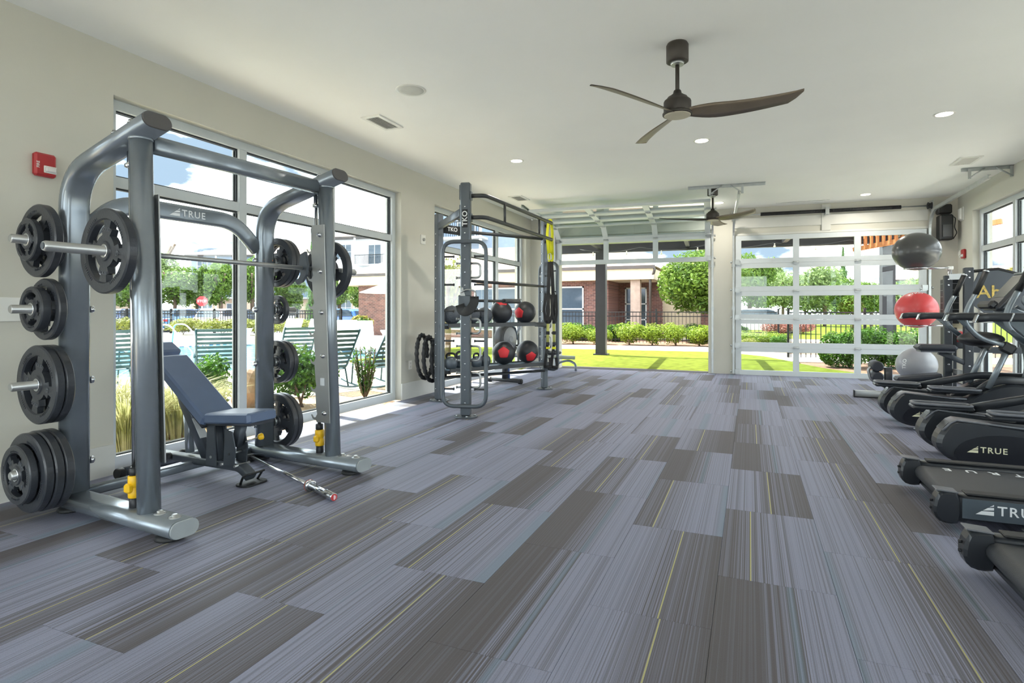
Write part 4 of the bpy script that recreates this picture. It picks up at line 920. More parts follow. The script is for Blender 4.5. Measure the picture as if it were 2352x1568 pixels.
# ---- rocking chairs
M_TEAL = mat('teal_metal', (22, 62, 68), .4, .2)
def rocking_chair(x, y, rz, label):
    e = empty('rocking_chair', (x, y, -.09), rz); tag(e, label, 'chair', 'teal rocking chairs by the pool')
    for s in (-.31, .31):
        MB().tube([(-.62 + i * .1, s, .03 + .22 * ((-.62 + i * .1 + .05) ** 2)) for i in range(13)], .016, 8).build('rocker', M_TEAL, e)
        MB().tube([(.30, s, .06), (.26, s, .42), (.24, s, .60)], .014, 8).build('front_leg', M_TEAL, e)
        MB().tube([(-.20, s, .04), (-.10, s, .36)], .014, 8).build('rear_leg', M_TEAL, e)
        MB().tube(fillet([(.24, s, .60), (.10, s, .61), (-.30, s, .50)], .05), .016, 8).build('armrest', M_TEAL, e)
        MB().tube(fillet([(.30, s * .9, .42), (-.16, s * .9, .32), (-.60, s * .9, .98)], .12), .016, 8).build('side_rail', M_TEAL, e)
    sl = MB().box((0, 0, 0), (.055, .57, .010), None, .003).mesh('slat', M_TEAL)
    for i in range(6): inst(sl, 'slat', e, (.26 - i * .075, 0, .415 - i * .0165), (0, radians(-12), 0))
    for i in range(9): inst(sl, 'slat', e, (-.19 - i * .048, 0, .375 + i * .072), (0, radians(56), 0))
    return e
for a in [(-5.78, 8.0, radians(165), 'teal slatted rocking chair seen side-on at the right edge of the window'), (-6.35, 7.35, radians(160), 'teal rocking chair partly hidden by the right machine post'), (-8.0, 8.35, radians(150), 'teal slatted rocking chair half hidden by the right weight stack'), (-8.55, 7.15, radians(140), 'teal slatted rocking chair in front of the pool left of the mullion'), (-9.5, 5.9, radians(170), 'teal rocking chair back at the left window jamb')]: rocking_chair(*a)
# ---- white in-pool loungers, tables, parasols
M_LOUNGE = mat('white_resin', (240, 241, 244), .3)
prof = fillet([(-.95, 0, .12), (-.25, 0, .40), (.28, 0, .20), (.95, 0, .92)], .2)
def lounge_mesh():
    vs = []; fs = []; n = len(prof)
    for y in (-.33, .33):
        for p in prof: vs.append((p.x, y, p.z))
        for p in prof: vs.append((p.x + .02, y, max(0, p.z - .09)))
    m2 = 2 * n
    for i in range(n - 1): fs += [(i, i + 1, m2 + i + 1, m2 + i), (n + i, m2 + n + i, m2 + n + i + 1, n + i + 1), (i, n + i, n + i + 1, i + 1), (m2 + i, m2 + i + 1, m2 + n + i + 1, m2 + n + i)]
    fs += [(0, m2, m2 + n, n), (n - 1, m2 - 1, 2 * m2 - 1, m2 + n - 1)]
    mb = MB(); mb.add(vs, fs, False); return mb.mesh('shell', M_LOUNGE)
LM = lounge_mesh(); LB = MB().box((.15, 0, .06), (.9, .5, .14), None, .03).mesh('base', M_LOUNGE)
for i, (x, y, rz) in enumerate([(-12.1, 15.0, 2.2), (-10.9, 14.4, 2.3), (-15.3, 17.0, 2.0), (-17.0, 17.5, 2.0)]):
    e = empty('pool_lounger', (x, y, -.05), rz); tag(e, ['white moulded pool lounger left of the last window pane centre', 'white moulded pool lounger nearest the right window jamb', 'white moulded pool lounger behind the right weight stack', 'white moulded pool lounger farthest left behind the weight stack'][i], 'lounger', 'white pool loungers'); inst(LM, 'shell', e); inst(LB, 'base', e)
TM = MB().lathe([(.24, 0), (.26, .03), (.17, .2), (.13, .34), (.16, .48), (.2, .52), (.2, .55)], n=18).mesh('pedestal', M_LOUNGE); TT = MB().lathe([(.21, .55), (.22, .56), (.22, .585), (.2, .59)], n=18).mesh('top', M_LOUNGE)
for i, (x, y) in enumerate([(-17.1, 15.6), (-15.7, 15.1), (-14.3, 15.5), (-11.2, 16.0)]):
    e = empty('pool_side_table', (x, y, -.05)); tag(e, ['white bobbin-shaped pool table just right of the window mullion', 'white bobbin-shaped pool table behind the weight stack', 'white bobbin-shaped pool table left of the notched hook plate', 'white bobbin-shaped pool table between the two right loungers'][i], 'side table', 'white pool tables'); inst(TM, 'pedestal', e); inst(TT, 'top', e)
def parasol(x, y, label):
    e = empty('parasol', (x, y, -.09)); tag(e, label, 'parasol'); MB().cyl((0, 0, 0), (0, 0, 2.4), .025, 10).build('pole', M_GALV, e); MB().lathe([(.3, 0), (.3, .05), (.06, .08)], n=16).build('base', M_BLACKM, e)
    MB().lathe([(1.35, 1.95), (1.35, 1.97), (.7, 2.22), (.04, 2.42)], n=8, smooth=False).build('canopy', mat('white_canvas', (236, 236, 240), .8), e)
parasol(-12.4, 18.3, 'white parasol at the right edge of the big left window'); parasol(-8.6, 15.4, 'white parasol seen through the second window behind the rig')
# planters, handrail
e = empty('flower_planter', (-14.0, 18.2, -.09)); tag(e, 'purple planter with mixed flowers between the white loungers', 'planter')
MB().lathe([(.24, 0), (.34, .55), (.36, .6), (.3, .6)], n=20).build('pot', mat('purple_glaze', (66, 60, 116), .3), e); inst(leaves(700, .5, .5, .3, .09, ML_ORANGE, 21, name='flowers'), 'flowers', e, (0, 0, .78)); inst(leaves(500, .45, .45, .28, .08, ML_DARK, 22), 'foliage', e, (0, 0, .72))
e = empty('pool_handrail', (-15.2, 11.9, -.08)); tag(e, 'bent steel handrail at the edge of the pool', 'handrail')
for dy in (0, .55): MB().tube(fillet([(0, dy, -.0), (0.05, dy, .0), (-.1, dy, .15), (-.95, dy, .85), (-1.5, dy, .85), (-1.6, dy, 0)], .2), .022, 8).build('rail', M_CHROME, e)
# ================================================================ weight machine on the left
M_SILV = mat('silver_paint', (140, 148, 156), .27, .6, noise=.03, nscale=20)
M_CAPG = mat('end_cap_grey', (150, 156, 158), .45)
M_STEELP = mat('brushed_plate', (176, 178, 178), .38, .85, noise=.05)
M_YEL = mat('yellow_plastic', (236, 186, 22), .4)
M_CHARC = mat('charcoal_metal', (78, 84, 92), .4, .4)
M_PAD = mat('slate_vinyl', (88, 104, 132), .36, noise=.05, bump=.12, bscale=220)
M_PADS = mat('black_vinyl', (46, 50, 58), .5, bump=.1, bscale=200)
M_LOGO = mat('logo_white', (232, 234, 236), .5)
M_DECAL = mat('paper_decal', (196, 200, 204), .6)
M_PLATE = mat('plate_rubber', (50, 53, 59), .32, noise=.12, bump=.1, bscale=90)
M_PMARK = mat('plate_marking', (92, 96, 102), .5)
SMM = Matrix.Translation((-3.27, 2.757, 0)) @ Matrix.Rotation(radians(-4.2), 4, 'Z')
sm = empty('smith_machine', (-3.27, 2.757, 0), radians(-4.2)); tag(sm, 'silver weight machine with four posts, sliding bar and weight horns by the window', 'weight machine')
OVAL = rrect(.155, .088, .042, 5)                # flat-oval tube, long side across
bolt_me = MB().lathe([(.019, 0), (.019, .006), (.012, .009), (.012, .018), (.008, .02)], n=8).mesh('bolt', M_CHROME)
washer_me = MB().lathe([(.03, 0), (.03, .004), (.016, .005), (.016, .016), (.011, .019)], n=12).mesh('bolt', M_STEELP)
for s in (-1, 1):
    y = .67 * s
    # base rail
    MB().sweep([(-.52, y, .072), (.655, y, .072)], OVAL, up=(0, 0, 1)).build('base_rail', M_SILV, sm)
    MB().sweep([(.655, y, .072), (.668, y, .072)], rrect(.150, .084, .040, 5), up=(0, 0, 1)).build('end_cap', M_CAPG, sm)
    for x in (.54, -.40): MB().lathe([(.066, 0), (.07, .006), (.062, .022), (.045, .03)], (x, y, 0), n=20).build('foot_pad', M_RUBBER, sm)
    for x in (.46, .585): inst(washer_me, 'bolt', sm, (x, y, .115))
    # upright that arches over to the front post
    path = fillet([(-.365, y, .114), (-.365, y, 1.985), (.43, y, 2.180)], .22, 10)
    MB().sweep(path, OVAL, up=(0, 1, 0)) if False else None
    MB().sweep(path, [(b, a) for a, b in OVAL], up=(0, 1, 0)).build('arched_upright', M_SILV, sm)
    tip = V(.43, y, 2.180); d = V(.795, 0, .195).normalized()
    MB().sweep([tip, tip + d * .012], [(b * .97, a * .97) for a, b in OVAL], up=(0, 1, 0)).build('end_cap', mat('dark_cap', (84, 82, 82), .5), sm)
    # front post
    MB().cyl((.365, y, .112), (.288, y, 2.13), .056, 24).build('front_post', M_SILV, sm)
    MB().lathe([(.058, 0), (.06, .004), (.06, .02)], (.2887, y, 2.095), (-.0378, 0, 1), 24).build('post_cap', M_SILV, sm)
    for x, z in ((.12, 2.148), (.27, 2.185)): inst(bolt_me, 'bolt', sm, (x, y - .038, z), (0, radians(-14), 0)); inst(bolt_me, 'bolt', sm, (x, y + .038, z), (0, radians(-17), 0))
    # guide rod with yellow stop
    yr = .668 * s
    MB().cyl((.235, yr, .118), (.195, yr, 2.06), .013, 12).build('guide_rod', M_CHROME, sm)
    MB().lathe([(.026, 0), (.028, .004), (.028, .05), (.022, .055)], (.235, yr, .114), (-.02, 0, 1), 16).build('stop_foot', M_BLACK, sm)
    MB().lathe([(.031, .055), (.033, .06), (.033, .10), (.029, .105), (.029, .115), (.033, .12), (.033, .17), (.028, .175)], (.235, yr, .114), (-.02, 0, 1), 16).build('yellow_stop', M_YEL, sm)
    MB().box((.235, yr - .034, .225), (.045, .035, .05), None, .01).build('stop_tab', M_YEL, sm)
    MB().lathe([(.025, .175), (.028, .18), (.028, .215), (.02, .22)], (.235, yr, .114), (-.02, 0, 1), 16).build('stop_bumper', M_BLACK, sm)
    MB().lathe([(.02, 0), (.03, .005), (.03, .02), (.018, .03), (.018, .09)], (.197, yr, 1.96), (-.02, 0, 1), 14).build('rod_collar', M_CHROME, sm)
    # notched hook plate on the inner side
    yp = .604 * s
    def hook(x, z): return [(x, z), (x - .035, z + .012), (x - .05, z + .04), (x - .043, z + .042), (x - .028, z + .022), (x - .006, z + .024), (x + .012, z + .05), (x + .005, z + .085)]
    poly = [(.405, .37), (.405, 1.80), (.30, 1.80)]
    L = []
    for k in range(7): L += hook(.268 + .0, .37 + k * .205)
    poly = [(.40, .36), (.40, 1.815), (.285, 1.815), (.268, 1.79)] + L[::-1] + [(.27, .36)]
    lean = lambda p: (p[0] - .04 * (p[1] - .36), p[1])
    mb = MB(); mb.prism([lean(p) for p in poly], (0, yp - .004, 0), (1, 0, 0), (0, 0, 1), -.008); mb.build('hook_plate', M_STEELP, sm)
    for z in (.43, .85, 1.17, 1.47, 1.74):
        inst(bolt_me, 'bolt', sm, (.355 - .04 * (z - .36), yp + (.004 if s < 0 else -.004), z), (radians(-90 if s < 0 else 90), 0, 0))
        MB().cyl((.355 - .04 * (z - .36), yp, z), (.355 - .04 * (z - .1), yp + .03 * s, z), .016, 8).build('standoff', M_CHARC, sm)
    # weight horns on the outer side
    for z in (1.575, 1.19, .765, .282):
        MB().lathe([(.04, 0), (.04, .018), (.0245, .02), (.0245, .225), (.019, .232)], (-.365, y + .077 * s, z), (0, s, 0), 18).build('weight_horn', M_STEELP, sm)
        MB().lathe([(.013, 0), (.022, .004), (.022, .02), (.012, .028)], (-.365, y - .078 * s, z), (0, -s, 0), 12).build('horn_bolt', M_CHROME, sm)
# cross members
MB().sweep([(.262, -.60, 2.10), (.262, .60, 2.10)], rrect(.075, .10, .03, 4), up=(0, 0, 1)).build('top_crossbar', M_SILV, sm)
cb = fillet([(-.365, -.60, 1.665), (-.365, -.42, 1.856), (-.365, .40, 1.856), (-.365, .60, 1.665)], .14, 8)
MB().sweep(cb, rrect(.115, .052, .02, 3), up=(1, 0, 0)).build('rear_crossbar', M_SILV, sm)
true_logo(sm, M_LOGO, V(-.337, .02, 1.853), (0, 1, 0), (0, 0, 1), .047)
MB().sweep([(-.46, -.60, .07), (-.46, .60, .07)], rrect(.06, .06, .015, 3), up=(0, 0, 1)).build('rear_floor_tube', M_SILV, sm)
MB().box((-.324, .672, 1.42), (.003, .085, .30)).build('instruction_decal', M_DECAL, sm)
MB().box((-.3235, .672, 1.585), (.004, .085, .012)).build('orange_decal', mat('orange_decal', (206, 120, 70), .6), sm)
for s in (-1, 1): MB().box((.33, .5995 * s - (.0005 if s > 0 else -.0005), .66), (.04, .002, .055)).build('serial_decal', M_DECAL, sm)
# sliding bar
BX, BZ = .205, 1.495
MB().cyl((BX, -.64, BZ), (BX, .64, BZ), .0148, 16).build('sliding_bar', M_STEELP, sm)
for s in (-1, 1):
    MB().box((BX + .0, .672 * s, BZ), (.075, .06, .24), None, .012).build('carriage', M_CHARC, sm)
    MB().lathe([(.034, 0), (.034, .03), (.026, .034), (.026, .365), (.021, .375)], (BX, .703 * s, BZ), (0, s, 0), 20).build('bar_sleeve', M_STEELP, sm)
    MB().lathe([(.017, .376), (.017, .378)], (BX, .703 * s, BZ), (0, s, 0), 14).build('sleeve_cap', M_CHARC, sm)
    MB().prism([(-.02, .10), (.03, .12), (.05, .02), (.04, -.05), (.0, -.10), (-.05, -.12), (-.075, -.09), (-.035, -.075), (-.015, -.045), (-.03, .0)], (BX, .545 * s, BZ), (1, 0, 0), (0, 0, 1), .022).build('lock_hook', M_CHARC, sm)

# ---------------------------------------------------------------- grip weight plates
def plate_mesh(R_, th, nh=4):
    N = 64; hole = .0265
    st = [(hole, .5), (.05, .5), (.055, .36), (.39 * R_, .36), (.55 * R_, .33), (.73 * R_, .33), (.76 * R_, .5), (.965 * R_, .5), (R_, .36)]
    mb = MB(); vs = []; fs = []; S_ = len(st)
    for sg in (1, -1):
        for r, t in st:
            for i in range(N): a = 2 * pi * i / N; vs.append((r * cos(a), sg * t * th, r * sin(a)))
    I = lambda side, k, i: side * S_ * N + k * N + i % N
    per = N // nh
    def hol(k, i):
        j = i % per; c = per / 2 - .5
        if k == 3: return abs(j - c) < per * .24
        if k == 4: return abs(j - c) < per * .35
        return False
    for k in range(S_ - 1):
        for i in range(N):
            if hol(k, i): continue
            fs.append((I(0, k, i), I(0, k + 1, i), I(0, k + 1, i + 1), I(0, k, i + 1))); fs.append((I(1, k, i), I(1, k, i + 1), I(1, k + 1, i + 1), I(1, k + 1, i)))
    for i in range(N):
        fs.append((I(0, S_ - 1, i), I(1, S_ - 1, i), I(1, S_ - 1, i + 1), I(0, S_ - 1, i + 1))); fs.append((I(0, 0, i), I(0, 0, i + 1), I(1, 0, i + 1), I(1, 0, i)))
        for k in (3, 4):
            if hol(k, i):
                if not hol(k - 1, i): fs.append((I(0, k, i), I(1, k, i), I(1, k, i + 1), I(0, k, i + 1)))
                if not hol(k + 1, i): fs.append((I(0, k + 1, i), I(0, k + 1, i + 1), I(1, k + 1, i + 1), I(1, k + 1, i)))
                if not hol(k, i - 1): fs.append((I(0, k, i), I(0, k + 1, i), I(1, k + 1, i), I(1, k, i)))
                if not hol(k, i + 1): fs.append((I(0, k, i + 1), I(1, k, i + 1), I(1, k + 1, i + 1), I(0, k + 1, i + 1)))
    # finger ribs along the rim over each grip
    mb.add(vs, fs, False)
    for h_ in range(nh):
        for q in range(-4, 5):
            a = 2 * pi * (h_ + .5) / nh + q * .075
            for sg in (1, -1):
                c = V(.805 * R_ * cos(a), sg * .5 * th, .805 * R_ * sin(a)); mb.box(c, (.055 * R_, .005, .018 * R_), Matrix.Rotation(-a, 3, 'Y'))
    me = mb.mesh('plate_body', M_PLATE)
    return me
PLATES = {}
def plate_kit(dia, th, txt):
    k = (dia, th)
    if k not in PLATES:
        R_ = dia / 2
        ring = MB()
        N = 24
        for sg in (-1, 1):
            ring.add([(r * cos(2 * pi * i / N), sg * y_, r * sin(2 * pi * i / N)) for r, y_ in ((.0255, th * .5 + .001), (.034, th * .5 + .002), (.036, th * .5)) for i in range(N)],
                     [(k2 * N + i, k2 * N + (i + 1) % N, (k2 + 1) * N + (i + 1) % N, (k2 + 1) * N + i) for k2 in range(2) for i in range(N)], True)
        PLATES[k] = (plate_mesh(R_, th), ring.mesh('hub_ring', M_CHROME))
    return PLATES[k]
def put_plate(x, y, z, dia, th, rot, label, txt=None, M=None):
    e = empty('weight_plate'); e.matrix_world = (M or SMM) @ Matrix.Translation((x, y, z)) @ Matrix.Rotation(radians(rot), 4, 'Y'); tag(e, label, 'weight plate', 'grip weight plates on the machine')
    a, b = plate_kit(dia, th, txt); inst(a, 'plate_body', e); inst(b, 'hub_ring', e)
    if txt:
        R_ = dia / 2; sd = -1; yy = -(th * .36 + .001)
        for i, (t, ang) in enumerate(((txt[0], 0), (txt[1], 180), (txt[2], 90), (txt[2], 270))):
            a_ = radians(ang); up = V(sin(a_), 0, cos(a_)); ex = V(cos(a_), 0, -sin(a_))
            lettering(t, .12 * R_ if i < 2 else .15 * R_, M_PMARK, e, up * (.50 * R_) + V(0, yy, 0), ex, up, .002, 1.0, 'raised_lettering')
    return e
LET = ('SOLID', 'BODY', '45')
put_plate(BX, -.785, BZ, .45, .052, 8, 'large black grip plate on the left end of the sliding bar', LET)
put_plate(BX, -.788, BZ, .45, .052, 8, 'large black grip plate, outer one on the left end of the sliding bar', LET) if False else None
put_plate(BX, .785, BZ, .45, .052, 20, 'large black grip plate on the right end of the sliding bar')
X0 = -.365
for y, z, d, th, r, lb in [(-.790, 1.575, .30, .036, 10, 'medium black plate innermost on the top left horn'), (-.838, 1.575, .41, .045, 30, 'large black plate in the middle of the top left horn'), (-.890, 1.575, .235, .036, 0, 'small black plate outermost on the top left horn'),
                           (-.805, 1.19, .35, .042, 22, 'medium black plate inner of the pair on the second left horn'), (-.862, 1.19, .255, .05, 40, 'small black plate outer of the pair on the second left horn'),
                           (-.790, .765, .445, .045, 0, 'large black plate inner of the pair on the third left horn'),
                           (-.792, .282, .45, .045, 12, 'large black plate innermost of four on the lowest left horn'), (-.840, .282, .45, .045, 40, 'large black plate second of four on the lowest left horn'), (-.888, .282, .44, .045, 70, 'large black plate third of four on the lowest left horn'),
                           ]: put_plate(X0, y, z, d, th, r, lb)
put_plate(X0, -.838, .765, .445, .045, 12, 'large black plate marked 45, outer of the pair on the third left horn', LET)
put_plate(X0, -.935, .282, .325, .042, 42, 'smaller black plate outermost of four on the lowest left horn', LET)
for y, z, d, th, r, lb in [(.795, 1.575, .40, .045, 30, 'large black plate inner of the pair on the top right horn'), (.845, 1.575, .40, .045, 12, 'large black plate outer of the pair on the top right horn'), (.800, 1.19, .235, .036, 0, 'small black plate on the second right horn'),
                           (.795, .765, .35, .042, 20, 'medium black plate inner of the pair on the third right horn'), (.842, .765, .35, .042, 45, 'medium black plate outer of the pair on the third right horn'),
                           (.795, .282, .445, .045, 8, 'large black plate inner of the pair on the lowest right horn'), (.845, .282, .445, .045, 33, 'large black plate outer of the pair on the lowest right horn')]: put_plate(X0, y, z, d, th, r, lb)

# ---------------------------------------------------------------- adjustable bench
be = empty('weight_bench', (-3.53, 2.93, 0), radians(-2)); tag(be, 'adjustable weight bench with slate blue vinyl pads and raised back', 'bench')
def pad(pts, w0, w1, th, name, par, bev=.02):
    """cushion following a polyline (x,z); width tapers from w0 to w1; rounded edges"""
    n = len(pts); vs = []; fs = []; prof = [(-.5, .15), (-.5, .85), (-.44, 1), (.44, 1), (.5, .85), (.5, .15), (.44, 0), (-.44, 0)]; m = len(prof)
    for i, p in enumerate(pts):
        a = Vector(pts[min(i + 1, n - 1)]) - Vector(pts[max(i - 1, 0)]); a.normalize(); nn = Vector((-a.y, a.x)); 
        if nn.y < 0: nn = -nn
        t = i / (n - 1); w = (w0 + (w1 - w0) * t) * (1 if 0 < i < n - 1 else .86); q = th * (1 if 0 < i < n - 1 else .8); c = Vector(p) + nn * (0 if 0 < i < n - 1 else th * .1)
        for u_, v_ in prof: vs.append((c.x + nn.x * v_ * q, u_ * w, c.y + nn.y * v_ * q))
    for i in range(n - 1): fs += [(i * m + k, i * m + (k + 1) % m, (i + 1) * m + (k + 1) % m, (i + 1) * m + k) for k in range(m)]
    fs += [tuple(range(m - 1, -1, -1)), tuple(range((n - 1) * m, n * m))]
    mb = MB(); mb.add(vs, fs, False); return mb.build(name, M_PAD, par)
def line(a, b, n, ease=.04): 
    a, b = Vector(a), Vector(b); L = (b - a).length; return [a, a + (b - a) * min(.2, .02 / L)] + [a.lerp(b, i / n) for i in range(1, n)] + [b - (b - a) * min(.2, .02 / L), b]
pad([(p.x, p.y) for p in line((.07, .405), (.50, .435), 5)], .27, .24, .07, 'seat_pad', be)
bk = pad([(p.x, p.y) for p in line((.05, .385), (-.50, .80), 6)], .27, .27, .07, 'back_pad', be)
pad([(p.x, p.y) for p in line((-.52, .825), (-.625, .90), 3)], .24, .20, .065, 'head_pad', be)
for nm, a, b in (('seat_pad_base', (.04, .396), (.48, .424)), ('back_pad_base', (.02, .37), (-.48, .765))):
    d = V(b[0] - a[0], 0, b[1] - a[1]); MB().sweep([(a[0], 0, a[1]), (b[0], 0, b[1])], rrect(.20, .018, .006, 2), up=(0, 0, 1) if nm[0] == 's' else V(d.z, 0, -d.x)).build(nm, M_PADS, be)
RT = rrect(.075, .055, .012, 3)
MB().sweep(fillet([(.38, 0, .045), (.30, 0, .105), (-.56, 0, .105)], .08), RT, up=(0, 0, 1)).build('main_beam', M_CHARC, be)
MB().sweep([(-.52, -.30, .05), (-.52, .30, .05)], rrect(.06, .06, .02, 3), up=(0, 0, 1)).build('rear_foot_bar', M_CHARC, be)
for s in (-1, 1):
    MB().lathe([(.034, -.025), (.038, -.02), (.038, .02), (.034, .025)], (-.52, .325 * s, .045), (0, 1, 0), 14).build('rubber_end', M_RUBBER, be)
    MB().prism([(-.05, .10), (.05, .10), (.035, .40), (-.035, .40)], (.055, .045 * s - .005, 0), (1, 0, 0), (0, 0, 1), .01).build('post_plate', M_CHARC, be)
    MB().prism([(-.055, .0), (.045, .0), (.06, .12), (.03, .23), (-.04, .25)], (.24, .05 * s - .004, .12), (1, 0, 0), (0, 0, 1), .008).build('ladder_plate', M_CHARC, be)
MB().sweep([(.055, 0, .11), (.02, 0, .40)], rrect(.085, .06, .01, 2), up=(0, 1, 0)).build('seat_post', M_CHARC, be)
MB().sweep([(.24, 0, .25), (.29, 0, .405)], rrect(.07, .05, .01, 2), up=(0, 1, 0)).build('seat_strut', M_CHARC, be)
MB().sweep([(-.05, 0, .13), (-.30, 0, .52), (-.375, 0, .70)], rrect(.08, .05, .01, 2), up=(0, 1, 0)).build('back_strut', M_CHARC, be)
MB().sweep([(-.24, 0, .15), (-.27, 0, .47)], rrect(.06, .04, .01, 2), up=(0, 1, 0)).build('ladder_strut', M_SILV, be)
MB().box((-.16, 0, .325), (.004, .062, .16), Matrix.Rotation(radians(-33), 3, 'Y')).build('warning_decal', M_DECAL, be)
d_ = be.children[-1]; d_.location = (.026, 0, .014)
MB().cyl((.29, .03, .27), (.33, .10, .29), .006, 8).build('pin', M_STEELP, be); MB().lathe([(.013, 0), (.022, .01), (.024, .03), (.016, .038)], (.33, .10, .29), (.5, .85, .2), 14).build('yellow_knob', M_YEL, be)
MB().prism(rrect(.13, .20, .05, 4), (.385, 0, 0), (1, 0, 0), (0, 1, 0), .012).build('foot_plate', M_RUBBER, be)
MB().tube(fillet([(.36, -.07, .012), (.40, -.08, .075), (.44, -.06, .085), (.44, .06, .085), (.40, .08, .075), (.36, .07, .012)], .04), .008, 8).build('drag_handle', M_BLACKM, be)
for s in (-1, 1): MB().lathe([(.018, 0), (.03, .004), (.03, .03), (.018, .034)], (-.40, .04 * s, .115), (0, s, 0), 14).build('pivot_cap', M_BLACK, be)
for x, z in ((.055, .16), (.24, .20), (.16, .12), (.29, .12)): MB().cyl((x, -.062, z), (x, .062, z), .010, 8).build('bolt', M_STEELP, be)

# ---------------------------------------------------------------- bar lying on the floor
_a = V(-2.375, 2.835, .027); _b = V(-3.60, 3.325, .045); _d = (_b - _a).normalized()
bb = empty('barbell', (_a.x, _a.y, 0)); tag(bb, 'chrome barbell with a red tipped sleeve lying on the carpet', 'barbell'); o0 = V(_a.x, _a.y, 0)
MB().lathe([(.022, 0), (.0255, .003), (.0255, .30), (.022, .302)], _a - o0, _d, 22).build('sleeve', M_CHROME, bb)
MB().lathe([(.030, .295), (.0385, .298), (.0385, .325), (.026, .335), (.024, .36)], _a - o0, _d, 22).build('collar', M_CHROME, bb)
MB().lathe([(.039, .322), (.039, .327)], _a - o0, _d, 22).build('collar_ring', mat('orange_ring', (190, 96, 70), .5), bb)
MB().cyl(_a + _d * .33 - o0, _b - o0, .0145, 14).build('shaft', M_CHROME, bb)
MB().lathe([(.021, -.002), (.021, .0015)], _a - o0, _d, 20).build('end_cap', mat('red_cap', (186, 60, 62), .4), bb)
x_, y_ = frame_of(_d)
MB().box(_a - o0 - _d * .0025, (.003, .006, .026), Matrix((_d, x_, y_)).transposed()).box(_a - o0 - _d * .0025 + x_ * .009, (.003, .003, .018), Matrix((_d, x_, y_)).transposed()).build('cap_mark', M_LOGO, bb)
MB().box(_b - o0 + _d * .03 + V(0, 0, -.013), (.09, .07, .055), Matrix.Rotation(atan2(_d.y, _d.x), 3, 'Z'), .01).build('pivot_block', M_BLACKM, bb)
# ================================================================ functional training rig
M_GUN = mat('gunmetal', (92, 98, 104), .38, .45, noise=.04)
M_GUND = mat('dark_tube', (66, 68, 70), .42, .4)
M_SHELF = mat('blue_grey_shelf', (104, 122, 138), .5, .1)
T1_, T2_, T3_ = V(-2.92, 5.67, 0), V(-2.87, 8.16, 0), V(-3.775, 6.556, 0)
rg = empty('training_rig', T1_); tag(rg, 'gunmetal training rig with three posts, pull-up bars and ball shelves', 'training rig')
def L(p): return Vector(p) - T1_
A1, N1 = V(.973, .23, 0), V(.23, -.973, 0)
A2, N2 = V(.82, -.572, 0), V(.572, .82, 0)
A3, N3 = V(.871, -.491, 0), V(-.491, -.871, 0)
screw = MB().lathe([(.010, 0), (.010, .004), (.005, .006)], n=6)
def post(T, hh, ax, nn, w, dp):
    ang = atan2(ax.y, ax.x); R = Matrix.Rotation(ang, 3, 'Z')
    MB().box(L(T) + V(0, 0, hh / 2 + .012), (w, dp, hh - .012), R, .012).build('post', M_GUN, rg)
    p = MB().lathe([(.125, 0), (.13, .004), (.13, .012), (.12, .014)], L(T), n=24).build('base_plate', M_GUN, rg)
    b = MB()
    z = .16
    while z < hh - .25:
        for sg in (-1, 1):
            b.lathe([(.0095, 0), (.0095, .005), (.004, .008)], L(T) + nn * sg * (dp / 2) + V(0, 0, z), nn * sg, 8)
        z += .145
    for a in range(4): t = a * pi / 2 + .6; b.lathe([(.014, 0), (.014, .010), (.006, .012)], L(T) + V(.10 * cos(t), .10 * sin(t), .014), (0, 0, 1), 8)
    b.build('bolts', M_CHROME, rg)
post(T1_, 2.60, A1, N1, .112, .085); post(T2_, 2.56, A2, N2, .085, .085); post(T3_, 2.45, A3, N3, .10, .09)
MB().box(L(T1_) + V(0, 0, .115), (.118, .091, .018), Matrix.Rotation(atan2(A1.y, A1.x), 3, 'Z')).build('orange_band', mat('orange_band', (206, 96, 40), .5), rg)
for z in (2.28, 2.50): MB().box(L(T1_) + N1 * .0 + V(0, 0, z) - A1 * .062, (.012, .06, .16), Matrix.Rotation(atan2(A1.y, A1.x), 3, 'Z')).build('joint_plate', M_GUN, rg)
for z in (2.46, 2.22):
    MB().box(L(T1_) + A1 * .062 + V(0, 0, z), (.012, .08, .09), Matrix.Rotation(atan2(A1.y, A1.x), 3, 'Z')).build('joint_plate', M_GUN, rg)
    MB().tube(fillet([L(T1_) + A1 * .055 + V(0, 0, z), L(T1_) + A1 * .22 + V(0, 0, z), L((-2.66, 7.95, z)), L(T2_) + V(.05, -.03, z)], .14, 6), .024, 12).build('pull_up_bar', M_GUND, rg)
for y in (6.22, 7.42): MB().cyl(L((-2.685, y, 2.22)), L((-2.685, y, 2.46)), .016, 8).build('bar_spacer', M_GUND, rg)
MB().sweep([L(T1_) + V(-.03, .03, 2.31), L(T3_) + V(.03, -.03, 2.29)], rrect(.05, .09, .012, 3), up=(0, 0, 1)).build('top_beam', M_GUN, rg)
dS = (T2_ - T3_).normalized(); nS = V(dS.y, -dS.x, 0)
MB().sweep([L(T3_ + dS * .05) + V(0, 0, 2.27), L(T3_ + dS * .42) + V(0, 0, 2.255)], rrect(.035, .115, .008, 2), up=(0, 0, 1)).build('logo_beam', M_BLACKM, rg)
MB().tube([L(T3_ + dS * .42) + V(0, 0, 2.255), L(T2_ - dS * .05) + V(0, 0, 2.27)], .024, 10).build('rear_bar', M_GUND, rg)
lettering('TKO', .075, M_LOGO, rg, L(T3_ + dS * .20) + nS * .0195 + V(0, 0, 2.265), dS, (0, 0, 1), .002)
MB().box(L(T1_) + N1 * .043 + V(0, 0, 2.205), (.060, .002, .20), Matrix.Rotation(atan2(A1.y, A1.x), 3, 'Z')).build('logo_plate', M_BLACKM, rg)
lettering('TKO', .082, M_LOGO, rg, L(T1_) + N1 * .045 + V(0, 0, 2.205), (0, 0, 1), -A1, .002)
